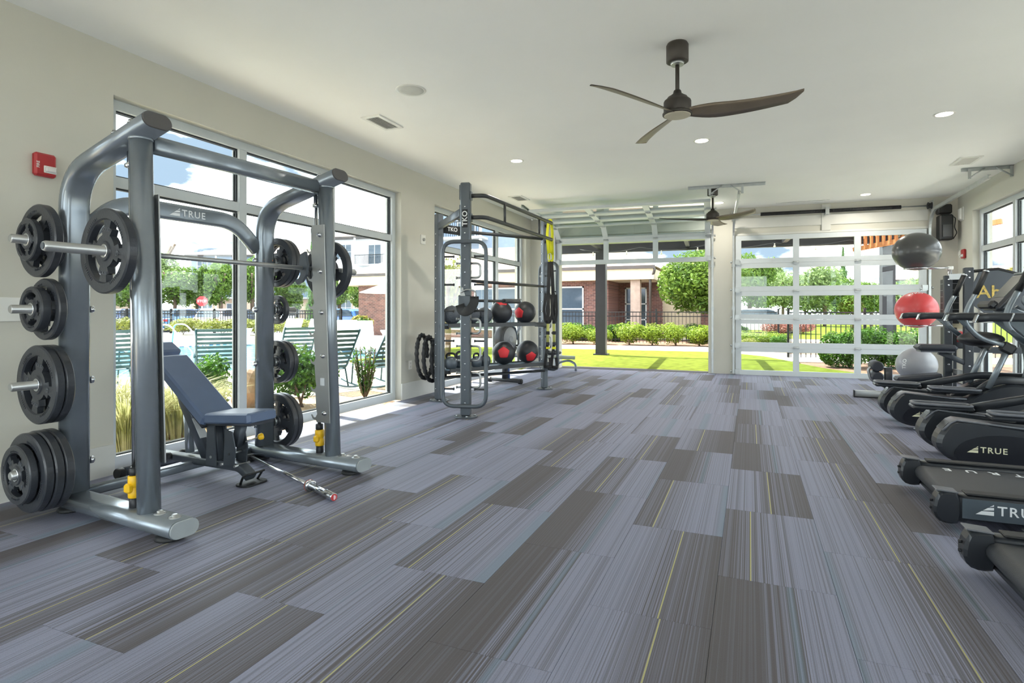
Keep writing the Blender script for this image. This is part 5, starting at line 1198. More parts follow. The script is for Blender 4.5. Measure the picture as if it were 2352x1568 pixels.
# tall grip loops on the two front posts
def loop(T, ax, nn, w, z0, z1):
    o = L(T) + nn * .075
    pts = [o - ax * w / 2 + V(0, 0, z0), o + ax * w / 2 + V(0, 0, z0), o + ax * w / 2 + V(0, 0, z1), o - ax * w / 2 + V(0, 0, z1)]
    MB().tube(fillet_closed(pts, .13, 6), .0225, 12, True).build('grip_loop', M_GUN, rg)
    for z in (.32, .85, 1.18, 1.47, 1.78):
        for sg in (-1, 1):
            q = o + ax * sg * w / 2 + V(0, 0, z); k = MB().cyl(q, q - ax * sg * .12, .011, 8); k.lathe([(.016, 0), (.016, .012)], q - ax * sg * .12, -ax * sg, 10); k.build('storage_peg', M_GUND, rg)
loop(T1_, A1, N1, .49, .13, 1.945); loop(T2_, A2, N2, .46, .30, 1.90)
for T, ax, nn in ((T1_, A1, N1), (T2_, A2, N2)):
    for z in (.41, .71, 1.01, 1.63):
        o = L(T) + V(0, 0, z)
        MB().tube(fillet([o + ax * .05 + V(0, 0, -.08), o + ax * .165 + V(0, 0, -.08), o + ax * .165 + V(0, 0, .08), o + ax * .05 + V(0, 0, .08)], .05, 5), .0125, 8).build('d_handle', M_STEELP, rg)
        for dz in (-.08, .08): k = MB().cyl(o - ax * .05 + V(0, 0, dz), o - ax * .10 + V(0, 0, dz), .011, 8); k.lathe([(.015, 0), (.015, .012)], o - ax * .10 + V(0, 0, dz), -ax, 10); k.build('peg', M_STEELP, rg)
# lower bars
MB().cyl(L(T1_) + V(0, .04, 1.52), L(T2_) + V(0, -.04, 1.55), .019, 10).build('low_pull_bar', M_BLACKM, rg)
for q in (-.05, .05): MB().cyl(L(T3_ + dS * .05 + nS * q) + V(0, 0, .30), L(T2_ - dS * .04 + nS * q) + V(0, 0, .28), .014, 8).build('floor_bar', M_GUND, rg)
# swing-up arm with its black pad
MB().cyl(L((-2.90, 5.72, 1.297)), L((-2.875, 6.70, 1.305)), .017, 10).build('swing_arm', M_BLACKM, rg); MB().cyl(L((-2.875, 6.62, 1.305)), L((-2.868, 7.12, 1.31)), .030, 12).build('arm_sleeve', M_GUND, rg); MB().lathe([(.03, 0), (.036, .01), (.036, .035), (.02, .045)], L((-2.868, 7.12, 1.31)), (0, 1, 0), 12).build('arm_cap', M_CHROME, rg)
MB().box(L(T1_) + N1 * .05 + V(0, 0, 1.29), (.15, .03, .13), Matrix.Rotation(atan2(A1.y, A1.x), 3, 'Z'), .01).build('arm_bracket', M_GUN, rg)
o = L(T1_) + N1 * .10 + V(0, 0, 0)
MB().sweep(fillet([o + A1 * -.045 + V(0, 0, 1.25), o + A1 * -.02 + V(0, 0, 1.17), o + A1 * .07 + N1 * .02 + V(0, 0, 1.18), o + A1 * .12 + V(0, 0, 1.27), o + A1 * .12 + V(0, 0, 1.34)], .05, 5), rrect(.10, .016, .006, 2), up=N1).build('arm_pad', M_RUBBER, rg)
MB().tube(fillet([o - A1 * .04 + V(0, 0, 1.38), o + A1 * .03 + V(0, 0, 1.42), o + A1 * .13 + V(0, 0, 1.40), o + A1 * .14 + V(0, 0, 1.33)], .04), .009, 8).build('arm_handle', M_STEELP, rg)
MB().prism([(-.06, 1.28), (-.035, 1.44), (-.02, 1.44), (.03, 1.28), (0, 1.22)], o - N1 * .045, A1, (0, 0, 1), .008).build('arm_plate', M_STEELP, rg)
# shelves between the wall post and the far post
def shelf(z, dep, a0, a1, off):
    c0, c1 = T3_ + dS * a0 + nS * off, T3_ + dS * a1 + nS * off; R = Matrix.Rotation(atan2(dS.y, dS.x), 3, 'Z'); c = (c0 + c1) / 2; ln = (c1 - c0).length
    MB().box(L(c) + V(0, 0, z - .006), (ln, dep, .012), R).build('shelf', M_SHELF, rg)
    for sg in (-1, 1): MB().box(L(c) + nS * sg * (dep / 2 + .012) + V(0, 0, z - .012), (ln, .024, .05), R).build('shelf_rail', M_GUND, rg)
    for q in (a0, a1): MB().box(L(T3_ + dS * q + nS * off) + V(0, 0, z - .035), (.04, dep, .045), R).build('shelf_bracket', M_BLACKM, rg)
    return lambda t, r, o=0.0: T3_ + dS * t + nS * (off + o) + V(0, 0, z + r)
sh1 = shelf(1.0, .26, .06, 1.78, .0); sh2 = shelf(.415, .34, .06, 1.78, .0)
# ---------------------------------------------------------------- medicine balls with coloured panels
M_MED = mat('black_ball_vinyl', (42, 44, 48), .42, noise=.06, bump=.12, bscale=160)
M_REDP = mat('red_ball_panel', (206, 44, 52), .5, noise=.04)
def med_ball(pos, r, dirs, label):
    bm = bmesh.new(); bmesh.ops.create_uvsphere(bm, u_segments=48, v_segments=32, radius=r); vs = [Vector(v.co) for v in bm.verts]
    e = empty('medicine_ball', pos); tag(e, label, 'medicine ball', 'black and red medicine balls')
    me = bpy.data.meshes.new('ball'); bm.to_mesh(me); bm.free(); me.polygons.foreach_set('use_smooth', [True] * len(me.polygons)); me.materials.append(M_MED); inst(me, 'ball', e)
    for d in dirs:      # five-sided panel, a thin curved patch lying on the ball
        d = Vector(d).normalized(); x, y = frame_of(d); mb = MB(); K = 6; pv = []; fs = []; R1 = .60
        cn = [(cos(2 * pi * i / 5 + .3) * R1, sin(2 * pi * i / 5 + .3) * R1) for i in range(5)]
        ring = []
        for i in range(5):
            for k in range(K): t = k / K; ring.append((cn[i][0] * (1 - t) + cn[(i + 1) % 5][0] * t, cn[i][1] * (1 - t) + cn[(i + 1) % 5][1] * t))
        n = len(ring); pv.append(d * (r + .0015))
        for j in range(1, 7):
            for a, b in ring: v = d + x * a * j / 6 + y * b * j / 6; pv.append(v.normalized() * (r + .0015))
        for a, b in ring: pv.append((d + x * a + y * b).normalized() * (r - .002))
        fs += [(0, 1 + i, 1 + (i + 1) % n) for i in range(n)]
        for j in range(6): fs += [(1 + j * n + i, 1 + (j + 1) * n + i, 1 + (j + 1) * n + (i + 1) % n, 1 + j * n + (i + 1) % n) for i in range(n)]
        mb.add(pv, fs, True); mb.build('red_panel', M_REDP, e)
    return e
tocam = lambda p: (V(0, 0, 1.18) - p).normalized()
for t, sh, r, dd, lb in [(1.02, sh1, .160, (.25, -.30, .92), 'black medicine ball with a red panel on top, left on the upper shelf'), (1.46, sh1, .160, (-.25, -.9, -.06), 'black medicine ball with a red panel facing left, right on the upper shelf'),
                         (1.07, sh2, .165, (.40, -.93, .10), 'black medicine ball with its red panel facing the room, left on the lower shelf'), (1.51, sh2, .165, (.62, -.66, -.46), 'black medicine ball with a low red panel, right on the lower shelf')]:
    med_ball(sh(t, r + .001), r, [dd, tuple(-Vector(dd))], lb)
M_SLAM = mat('slam_ball_rubber', (74, 80, 88), .6, noise=.08, bump=.9, bscale=45)
for t, r, lb in [(.20, .125, 'grey textured slam ball at the wall end of the upper shelf'), (.50, .13, 'grey textured slam ball second on the upper shelf, behind the grip loop'), (.73, .115, 'dark grey slam ball hidden behind the front post')]:
    e = empty('slam_ball', sh1(t, r + .001)); tag(e, lb, 'slam ball', 'slam balls on the rig'); MB().sphere((0, 0, 0), r, 28, 18).build('ball', M_SLAM, e); MB().lathe([(.012, 0), (.012, .006), (.006, .008)], (0, 0, r - .003), (0, 0, 1), 10).build('valve', M_BLACK, e)
def kettlebell(pos, r, rz, label):
    e = empty('kettlebell', pos, rz); tag(e, label, 'kettlebell', 'kettlebells on the lower shelf')
    MB().lathe([(r * .62, 0), (r * .78, r * .08), (r * .97, r * .55), (r, r * .92), (r * .92, r * 1.35), (r * .6, r * 1.72), (r * .25, r * 1.84)], n=22).build('bell', mat('grey_bell', (88, 96, 104), .35, .3), e)
    MB().tube(fillet([(-r * .55, 0, r * 1.45), (-r * .72, 0, r * 1.95), (-r * .4, 0, r * 2.3), (r * .4, 0, r * 2.3), (r * .72, 0, r * 1.95), (r * .55, 0, r * 1.45)], r * .5, 6), r * .17, 10).build('handle', M_BLACKM, e)
for i, (t, r, o) in enumerate([(.16, .088, .04), (.36, .092, -.03), (.56, .080, .05), (.75, .085, -.02)]): kettlebell(sh2(t, 0.001, o), r, .5 + i * .4, ['black handled kettlebell nearest the wall post', 'grey kettlebell second from the wall post', 'smaller grey kettlebell third from the wall post', 'grey kettlebell just behind the front rig post'][i])
# ---------------------------------------------------------------- battle rope coiled beside the wall post
e = empty('battle_rope', (-3.99, 6.66, .14)); tag(e, 'thick black battle rope hanging in coils beside the wall post', 'rope'); path = []
R_ = random.Random(3)
for i in range(118):
    a = i * 2 * pi / 40; rr = .235 + .035 * sin(i * .13); path.append((-.10 + .0021 * i, rr * .70 * cos(a) + .0011 * i - .05, .40 + (rr + .05) * sin(a)))
mb = MB(); mb.tube(path, .024, 10); mb.build('rope_core', M_RUBBER, e)
s_ = MB()
for k in range(2):
    st_ = []
    for i in range(len(path) - 1):
        for q in range(3):
            p = Vector(path[i]).lerp(Vector(path[i + 1]), q / 3); d = (Vector(path[i + 1]) - Vector(path[i])).normalized(); x, y = frame_of(d); a = (i * 3 + q) * .55 + pi * k; st_.append(p + (x * cos(a) + y * sin(a)) * .018)
    s_.tube(st_, .0135, 6)
s_.build('rope_strand', mat('rope_fibre', (36, 37, 40), .7, bump=.3), e)
MB().cyl((-.08, 0, .655), (.16, -.06, .655), .012, 8).build('hook', M_BLACKM, e)
# ---------------------------------------------------------------- suspension straps
e = empty('suspension_trainer', (-2.70, 7.92, 0)); tag(e, 'black and yellow suspension straps hanging from the far rig post', 'straps')
M_STY = mat('yellow_strap', (214, 214, 30), .7, bump=.2, bscale=200); M_STB = mat('black_strap', (28, 28, 30), .7, bump=.2, bscale=200); M_STG = mat('pale_yellow_strap', (196, 196, 110), .7)
ST = rrect(.042, .006, .002, 2)
MB().sweep(fillet([(-.02, 0, 2.02), (-.045, .0, 2.30), (-.02, 0, 2.50), (.015, 0, 2.51), (.04, 0, 2.30), (.02, 0, 2.0)], .06, 4), ST, up=(0, 1, 0)).build('anchor_strap', M_STY, e)
MB().sweep(fillet([(-.015, .03, 2.24), (-.03, .035, 1.95), (.0, .03, 1.88), (.03, .035, 1.95), (.02, .03, 2.25)], .04, 4), ST, up=(0, 1, 0)).build('anchor_strap', M_STY, e)
MB().tube(fillet_closed([(-.02, 0, 2.02), (.02, 0, 2.02), (.025, 0, 1.93), (-.025, 0, 1.93)], .02), .006, 8, True).build('carabiner', M_STEELP, e)
for s, x in ((-1, -.02), (1, .045)):
    MB().sweep([(x * .5, 0, 1.90), (x, .01 * s, 1.5), (x * 1.1, .02 * s, 1.08)], rrect(.05, .03, .01, 2), up=(0, 1, 0)).build('padded_strap', M_STB, e)
    MB().sweep([(x * 1.1, .02 * s, 1.10), (x * 1.3, .02 * s, .72)], ST, up=(0, 1, 0)).build('yellow_webbing', M_STG, e)
    for z in (1.02, .86, .70, .58): MB().box((x * 1.3, .02 * s, z), (.055, .02, .05), None, .005).build('buckle', M_STB if z > .8 else M_BLACK, e)
    MB().box((x * 1.3, .012 * s, .64), (.056, .024, .035), None, .004).build('yellow_tag', M_STY, e)
    MB().sweep(fillet([(x * 1.3, .02 * s, .72), (x * 1.3 - .03, .02 * s, .50), (x * 1.3 - .045, .02 * s, .36), (x * 1.3 + .045, .02 * s, .36), (x * 1.3 + .03, .02 * s, .50)], .03, 4), ST, up=(0, 1, 0)).build('handle_strap', M_STB, e)
    MB().cyl((x * 1.3 - .06, .02 * s, .36), (x * 1.3 + .06, .02 * s, .36), .017, 10).build('foam_handle', M_RUBBER, e)
for i, x in enumerate((-.05, .0, .07)): MB().sweep(fillet([(x, -.03, 1.44), (x - .03, -.04, 1.2), (x + .01, -.045, 1.0), (x + .05, -.04, 1.15), (x + .03, -.03, 1.42)], .05, 4), ST, up=(0, 1, 0)).build('folded_strap', M_STB, e)

# ---------------------------------------------------------------- rowing machine behind the rig
ra = V(-3.72, 8.62, 0); rb = V(-3.34, 10.62, 0); rd = (rb - ra).normalized(); rn = V(rd.y, -rd.x, 0)
ro = empty('rowing_machine', ra, atan2(rd.y, rd.x)); tag(ro, 'grey rowing machine behind the rig with flywheel and monitor arm', 'rowing machine')
M_ROWG = mat('rower_grey', (120, 128, 138), .35, .4)
MB().sweep([(0, -.30, .045), (0, .30, .045)], rrect(.06, .06, .02, 3), up=(0, 0, 1)).build('front_foot', M_GUND, ro)
for s in (-1, 1): MB().box((0, .30 * s, .04), (.08, .08, .08), None, .02).build('rubber_foot', M_RUBBER, ro)
MB().sweep([(0, 0, .07), (.03, 0, .55)], rrect(.10, .07, .02, 3), up=(0, 1, 0)).build('front_post', M_GUND, ro); MB().sweep([(.10, 0, .06), (.06, 0, .55)], rrect(.05, .05, .01, 2), up=(0, 1, 0)).build('brace', mat('blue_brace', (70, 96, 150), .4), ro)
MB().lathe([(.20, -.085), (.225, -.075), (.235, -.04), (.235, .04), (.225, .075), (.20, .085)], (.02, 0, .72), (0, 1, 0), 32).build('flywheel_cage', M_GUND, ro)
for s in (-1, 1): MB().lathe([(.19, 0), (.19, .006), (.06, .012), (.05, .03)], (.02, .086 * s, .72), (0, s, 0), 28).build('cage_cover', mat('perforated_grey', (150, 154, 158), .45, .3, bump=.8, bscale=120), ro)
MB().sweep([(.02, 0, .958), (.2, 0, .90), (.27, 0, .70)], rrect(.012, .17, .004, 2), up=(0, 1, 0)).build('chain_guard', M_SHELF, ro)
MB().sweep(fillet([(.12, 0, .62), (.35, 0, .78), (.62, 0, 1.08)], .1), rrect(.05, .035, .01, 2), up=(0, 1, 0)).build('monitor_arm', M_ROWG, ro)
MB().box((.64, 0, 1.13), (.05, .20, .17), Matrix.Rotation(radians(-25), 3, 'Y'), .015).build('monitor', M_BLACK, ro)
MB().sweep([(.03, 0, .46), (2.40, 0, .25)], rrect(.13, .07, .015, 3), up=(0, 0, 1)).build('monorail', M_ROWG, ro)
for s in (-1, 1): MB().box((.45, .17 * s, .44), (.05, .12, .30), Matrix.Rotation(radians(35), 3, 'Y'), .01).build('footplate', M_BLACK, ro)
MB().box((1.55, 0, .40), (.25, .32, .05), None, .02).build('seat', M_BLACK, ro); MB().box((1.55, 0, .35), (.16, .10, .05)).build('seat_carriage', M_GUND, ro)
MB().tube(fillet([(2.12, -.22, .02), (2.16, -.20, .15), (2.24, 0, .215), (2.16, .20, .15), (2.12, .22, .02)], .1, 5), .022, 10).build('rear_leg', M_ROWG, ro)
MB().cyl((.32, -.22, .60), (.32, .22, .60), .016, 10).build('handle', M_BLACK, ro)
# ================================================================ machines along the right side
M_CARD = mat('cardio_black', (38, 41, 46), .34, noise=.08)
M_CARDG = mat('cardio_slate', (78, 88, 96), .38, .2)
M_CARDS = mat('cardio_silver', (132, 140, 146), .35, .5)
M_EDGE = mat('bumper_grey', (104, 106, 112), .4, .2)
M_SCREEN = mat('console_screen', (118, 120, 116), .12)
M_BELT = mat('treadmill_belt', (52, 54, 58), .55, noise=.05, bump=.2, bscale=260)
M_CREAML = mat('logo_cream', (214, 210, 178), .5)
def loft(poly_pts, y0, y1, inset, edge):
    """side-view outline (x,z) thickened along y with a softened rim"""
    n = len(poly_pts); c = Vector((sum(p[0] for p in poly_pts) / n, sum(p[1] for p in poly_pts) / n)); vs = []; fs = []
    for y, k in ((y0, inset), (y0 + edge, 0), (y1 - edge, 0), (y1, inset)):
        for p in poly_pts: d = Vector(p) - c; q = Vector(p) - d.normalized() * k; vs.append((q.x, y, q.y))
    for s in range(3): fs += [(s * n + i, s * n + (i + 1) % n, (s + 1) * n + (i + 1) % n, (s + 1) * n + i) for i in range(n)]
    fs += [tuple(range(n - 1, -1, -1)), tuple(range(3 * n, 4 * n))]
    mb = MB(); mb.add(vs, fs, False); return mb
def smooth2(pts, it=2):
    P = [Vector(p) for p in pts]
    for _ in range(it):
        Q = []
        for i in range(len(P)): a, b = P[i], P[(i + 1) % len(P)]; Q += [a * .75 + b * .25, a * .25 + b * .75]
        P = Q
    return [(p.x, p.y) for p in P]
def elliptical(x, y, label):
    e = empty('elliptical_trainer', (x, y, 0)); tag(e, label, 'elliptical', 'elliptical trainers')
    hull = smooth2([(a - .12, b) for a, b in [(.16, .045), (.05, .10), (.0, .20), (.085, .35), (.14, .365), (.50, .33), (.64, .33), (.82, .44), (1.0, .50), (1.22, .46), (1.36, .36), (1.40, .10), (1.30, .04), (.7, .03), (.35, .03)]], 2)
    for s in (-1, 1):
        yc = .235 * s
        p = loft(hull, yc - .095, yc + .095, .03, .035).build('foot_pod', M_CARD, e)
        rim = [(-.065, .285), (-.01, .352), (.02, .368), (.40, .335), (.52, .335)]
        MB().sweep([(a, yc, b) for a, b in rim], rrect(.16, .014, .006, 2), up=(0, 1, 0) if False else (0, 0, 1)).build('pod_rim', M_EDGE, p)
        MB().sweep([(-.088, yc, .205), (-.068, yc, .245), (-.022, yc, .328)], rrect(.012, .150, .005, 2), up=(0, 1, 0)).build('rear_bumper', M_EDGE, p)
        # dark oval side panel
        ov = smooth2([(-.02, .10), (.04, .22), (.22, .285), (.52, .27), (.70, .16), (.63, .08), (.30, .055), (.08, .06)], 2)
        yy = yc + s * .094
        MB().prism(ov, (0, yy if s > 0 else yy, 0), (1, 0, 0), (0, 0, 1), .006 * (-1 if s > 0 else 1)).build('side_panel', mat('deep_black', (24, 26, 32), .3), p)
        if s < 0: true_logo(p, M_CREAML, V(.20, yy - .0065, .165), (1, 0, 0), (0, 0, 1), .043)
        # pedal
        px, pz = (-.16, .385) if s > 0 else (.22, .40)
        q = MB(); q.box((px + .22, yc, pz), (.42, .16, .035), None, .012); pd = q.build('pedal', M_CARD, e)
        MB().tube(fillet_closed([(px + .02, yc - .075, pz + .03), (px + .42, yc - .075, pz + .022), (px + .42, yc + .075, pz + .022), (px + .02, yc + .075, pz + .03)], .05, 4), .012, 8, True).build('pedal_rim', M_EDGE, pd)
        MB().sweep(fillet([(px + .40, yc, pz - .005), (.75, yc, .52), (1.15, yc, .52)], .1), rrect(.07, .045, .012, 2), up=(0, 1, 0)).build('pedal_arm', M_CARD, e)
        # swing arm, foam grip and lower link
        ya = .30 * s
        MB().tube(fillet([(.60, ya, 1.36), (.53, ya, 1.22), (.50, ya, 1.08), (.62, ya, .92), (.80, ya, .86)], .08, 5), .021, 10).build('swing_arm', M_CARDS, e)
        MB().cyl((.59, ya, 1.34), (.67, ya, 1.55), .025, 12).build('foam_grip', M_RUBBER, e); MB().lathe([(.026, 0), (.026, .012), (.014, .02)], (.67, ya, 1.55), (.35, 0, .93), 12).build('grip_cap', M_CHROME, e)
        MB().cyl((.84, ya * .9, .80), (.70, ya * .85, .44), .026, 12).build('lower_link', M_CARDS, e)
        MB().box((.84, ya * .93, .83), (.12, .07, .10), Matrix.Rotation(radians(30), 3, 'Y'), .02).build('pivot', M_BLACK, e)
        # long side handrail with silver bands
        yr = .335 * s
        MB().sweep([(.13, yr, 1.125), (.20, yr, 1.135), (1.15, yr, 1.13)], rrect(.05, .062, .02, 3), up=(0, 0, 1)).build('side_handrail', M_CARD, e)
        MB().box((.33, yr, 1.133), (.012, .054, .067), Matrix.Rotation(radians(20), 3, 'Y'), .003).build('silver_band', M_CHROME, e)
        MB().box((.125, yr, 1.125), (.012, .052, .064), Matrix.Rotation(radians(20), 3, 'Y'), .003).build('silver_band', M_CHROME, e)
        MB().sweep([(.45, yr, 1.11), (.62, yr * .75, .93)], rrect(.04, .025, .008, 2), up=(0, 1, 0)).build('rail_brace', M_CARDG, e)
        MB().sweep([(1.12, yr, 1.12), (1.14, yr * .3, 1.08)], rrect(.06, .04, .012, 2), up=(0, 0, 1)).build('rail_joint', M_CARDG, e)
        for xx in (.14, 1.15): MB().lathe([(.03, 0), (.032, .012), (.012, .02), (.012, .05)], (xx, yc, 0), n=14).build('levelling_foot', M_STEELP, e)
    tower = smooth2([(1.42, .30), (1.38, .70), (1.22, 1.02), (.98, 1.22), (.84, 1.20), (.86, 1.10), (1.05, .92), (1.12, .62), (1.05, .38)], 2)
    t = loft(tower, -.13, .13, .02, .03).build('front_tower', M_CARDG, e)
    MB().sweep([(1.405, 0, .34), (1.385, 0, .70), (1.23, 0, 1.03), (1.0, 0, 1.225)], rrect(.03, .03, .01, 2), up=(0, 1, 0)).build('tower_trim', M_CARDS, t)
    MB().sphere((.72, 0, .90), .15, 20, 12, (1.25, 1.25, .5)).build('drive_shroud', M_BLACK, e)
    MB().sweep([(.80, -.1, .42), (1.2, -.1, .42)], rrect(.10, .12, .03, 3), up=(0, 0, 1)).build('centre_beam', M_CARD, e); MB().sweep([(.30, 0, .07), (1.38, 0, .07)], rrect(.16, .07, .02, 3), up=(0, 0, 1)).build('base_beam', M_CARD, e); MB().sweep([(1.30, -.30, .07), (1.30, .30, .07)], rrect(.10, .07, .02, 3), up=(0, 0, 1)).build('front_stabiliser', M_CARD, e)
    R = Matrix.Rotation(radians(38), 3, 'Y')
    c = MB().box((.93, 0, 1.36), (.055, .36, .44), R, .025).build('console', M_CARD, e)
    MB().box(V(.93, 0, 1.36) + R @ V(-.0295, 0, .05), (.004, .29, .26), R).build('screen', M_SCREEN, c)
    MB().box(V(.93, 0, 1.36) + R @ V(-.05, 0, -.19), (.07, .32, .08), R, .02).build('tray', M_BLACK, c)
    MB().box(V(.93, 0, 1.36) + R @ V(-.002, 0, .222), (.06, .37, .02), R, .008).build('top_trim', M_CARDS, c)
    MB().sphere((1.0, -.20, 1.28), .05, 14, 8, (.6, .4, 1)).build('cup_holder', M_CARDS, e)
    MB().box((1.13, 0, .74), (.01, .2, .035)).build('blue_label', mat('blue_label', (50, 110, 190), .4), e)
    return e
elliptical(1.40, 7.03, 'black elliptical trainer farther away with a tilted console')
elliptical(1.40, 5.49, 'black elliptical trainer nearer, beside the treadmill')

def treadmill(x, y, label):
    e = empty('treadmill', (x, y, 0)); tag(e, label, 'treadmill', 'treadmills along the right')
    LEN = 2.05; hw = .37
    for s in (-1, 1):
        yc = hw * s
        MB().sweep([(.10, yc, .125), (LEN - .35, yc, .135)], rrect(.085, .13, .02, 3), up=(0, 0, 1)).build('side_rail', M_CARD, e)
        c = loft(smooth2([(0.02, .045), (.0, .10), (.02, .185), (.05, .205), (.125, .205), (.125, .04), (.07, .03)], 1), yc - .05, yc + .05, .012, .015).build('rear_cap', M_CARD, e)
        MB().box((.065, yc, .206), (.10, .088, .008), Matrix.Rotation(radians(4), 3, 'Y'), .004).build('cap_trim', M_EDGE, c)
        for z in (.10, .14): MB().cyl((-.004, yc, z), (.01, yc, z), .007, 8).build('screw', M_BLACK, c)
        yy = yc + s * .044
        p = MB().box((.85, yy, .125), (1.44, .006, .105)).build('side_panel', M_CARDG, e)
        true_logo(p, M_LOGO, V(.335, yy + s * .0035, .128), (1 if s < 0 else -1, 0, 0), (0, 0, 1), .050)
        MB().box((.9, yc - s * .005, .198), (1.5, .075, .012), None, .004).build('foot_strip', M_RUBBER, e)
        for xx in (.42, 1.55): k = MB().lathe([(.05, 0), (.052, .008), (.03, .014), (.012, .018), (.012, .06)], (xx, yc, 0), n=18); k.lathe([(.022, .03), (.022, .04)], (xx, yc, 0), (0, 0, 1), 10); k.build('levelling_foot', M_STEELP, e)
        MB().sweep(fillet([(LEN - .45, yc, .15), (LEN - .30, yc, .9), (LEN - .42, yc, 1.18)], .15), rrect(.09, .06, .02, 3), up=(0, 1, 0)).build('upright', M_CARDG, e)
        MB().sweep(fillet([(LEN - .40, yc, 1.14), (LEN - .75, yc, 1.06), (LEN - .95, yc, 1.0)], .1), rrect(.06, .05, .02, 3), up=(0, 0, 1)).build('handrail', M_CARD, e)
    bw_ = hw - .055
    path = [(.14, 0, .175), (LEN - .4, 0, .185)]
    mb = MB()
    bp = [(.125 + .045 * cos(a), .125 + .045 * sin(a)) for a in [radians(q) for q in range(90, 271, 15)]]
    bp = [(LEN - .42, .17)] + bp + [(LEN - .42, .08)]
    vs = [(a, -bw_, b) for a, b in bp] + [(a, bw_, b) for a, b in bp]; n = len(bp)
    mb.add(vs, [(i, i + 1, n + i + 1, n + i) for i in range(n - 1)], True); b_ = mb.build('running_belt', M_BELT, e)
    for i_, ch_ in enumerate('TRUE'): lettering(ch_, .085, M_LOGO, b_, V(.60 - i_ * .12, bw_ - .06, .1722), (-1, 0, 0), (0, -1, 0), .001, 1.0, 'belt_letter')
    MB().cyl((.125, -bw_, .125), (.125, bw_, .125), .043, 18).build('rear_roller', M_BLACKM, e)
    MB().sweep([(.14, -hw, .055), (.14, hw, .055)], rrect(.05, .03, .01, 2), up=(0, 0, 1)).build('rear_crossbar', M_CARD, e)
    loft(smooth2([(LEN - .46, .06), (LEN - .48, .2), (LEN - .38, .30), (LEN - .1, .30), (LEN, .18), (LEN - .02, .05)], 2), -.41, .41, .03, .05).build('motor_hood', M_CARD, e)
    R = Matrix.Rotation(radians(35), 3, 'Y'); c = MB().box((LEN - .42, 0, 1.34), (.06, .78, .42), R, .03).build('console', M_CARD, e); MB().box(V(LEN - .42, 0, 1.34) + R @ V(-.032, 0, .04), (.004, .46, .28), R).build('screen', M_SCREEN, c)
    MB().sweep([(LEN - .62, -hw, 1.08), (LEN - .62, hw, 1.08)], rrect(.05, .05, .02, 3), up=(0, 0, 1)).build('front_grip', M_CARD, e)
    return e
treadmill(.92, 4.16, 'black treadmill farther away, next to the near elliptical')
treadmill(.875, 2.79, 'black treadmill nearest the camera at the right edge')

# ---------------------------------------------------------------- abdominal machine
ab = empty('abdominal_machine', (2.25, 8.5, 0)); tag(ab, 'charcoal abdominal machine with bolted posts and a big lettered panel', 'exercise machine')
M_AB = mat('ab_charcoal', (62, 66, 72), .4, .3)
def apost(x, y, z1, w=.085):
    MB().box((x, y, z1 / 2), (w, .07, z1), None, .008).build('post', M_AB, ab); b = MB()
    for z in (.12, .30, .52, .70, .92, z1 - .12, z1 - .05): b.lathe([(.012, 0), (.012, .006), (.005, .009)], (x, y - .035, z), (0, -1, 0), 8)
    b.build('bolts', M_CHROME, ab)
apost(.02, .12, 1.62); apost(.17, -.08, 1.70, .095); apost(.82, .12, 1.5); apost(.86, -.08, 1.2)
MB().box((.10, .05, 1.60), (.16, .07, .07), Matrix.Rotation(radians(-50), 3, 'Z')).build('top_link', M_STEELP, ab)
pn = smooth2([(.22, 1.10), (.22, 1.66), (.45, 1.68), (.75, 1.58), (.90, 1.48), (.90, 1.10)], 1)
p = MB().prism(pn, (0, -.085, 0), (1, 0, 0), (0, 0, 1), .02).build('panel', mat('slate_panel', (72, 78, 86), .45), ab)
MB().tube([(a, -.095, b) for a, b in [(.22, 1.655), (.45, 1.675), (.75, 1.575), (.90, 1.475)]], .018, 8).build('panel_edge', M_BLACK, p)
lettering('Ab', .21, mat('gold_print', (196, 170, 90), .5, noise=.35, nscale=30), p, V(.36, -.108, 1.40), (1, 0, 0), (0, 0, 1), .002)
lettering('S', .26, mat('grey_print', (96, 104, 112), .5), p, V(.57, -.108, 1.39), (1, 0, 0), (0, 0, 1), .002)
MB().box((.50, -.1, 1.10), (.72, .05, .05)).build('panel_rail', M_BLACK, ab); MB().box((.50, -.1, 1.05), (.72, .04, .02)).build('panel_rail', M_STEELP, ab)
MB().box((.06, .20, 1.30), (.14, .20, .55)).build('weight_stack', M_BLACKM, ab); MB().box((.05, .2, .85), (.12, .18, .25)).build('weight_stack', M_BLACKM, ab)
for z in (1.12, 1.2, 1.28, 1.36, 1.44, 1.52): MB().box((.06, .198, z), (.142, .202, .004)).build('weight_gap', M_STEELP, ab)
MB().box((-.16, -.08, .735), (.40, .28, .075), None, .03).build('seat_pad', M_PADS, ab); MB().box((-.16, -.08, .69), (.34, .22, .018)).build('seat_plate', M_EDGE, ab); MB().sweep([(-.12, -.08, .68), (.15, -.08, .55)], rrect(.06, .06, .01, 2), up=(0, 1, 0)).build('seat_arm', M_AB, ab)
MB().box((.48, -.08, .72), (.56, .06, .07)).build('cross_beam', M_AB, ab); MB().box((.52, -.08, .42), (.62, .05, .06)).build('cross_beam', M_AB, ab); MB().box((.09, .02, .44), (.05, .18, .05)).build('link_beam', M_STEELP, ab)
MB().box((.45, .02, .03), (1.1, .36, .05), None, .012).build('base_frame', M_AB, ab); MB().lathe([(.05, -.10), (.06, -.09), (.06, .09), (.05, .10)], (.02, -.12, .14), (1, 0, 0), 16).build('roller_pad', M_RUBBER, ab)
MB().box((.30, .30, .72), (.36, .26, .015)).build('ball_shelf', M_AB, ab); MB().box((.30, .17, .76), (.36, .012, .07)).build('shelf_lip', M_AB, ab)
for xx in (.14, .46): MB().box((xx, .30, .37), (.03, .03, .70)).build('shelf_leg', M_AB, ab)
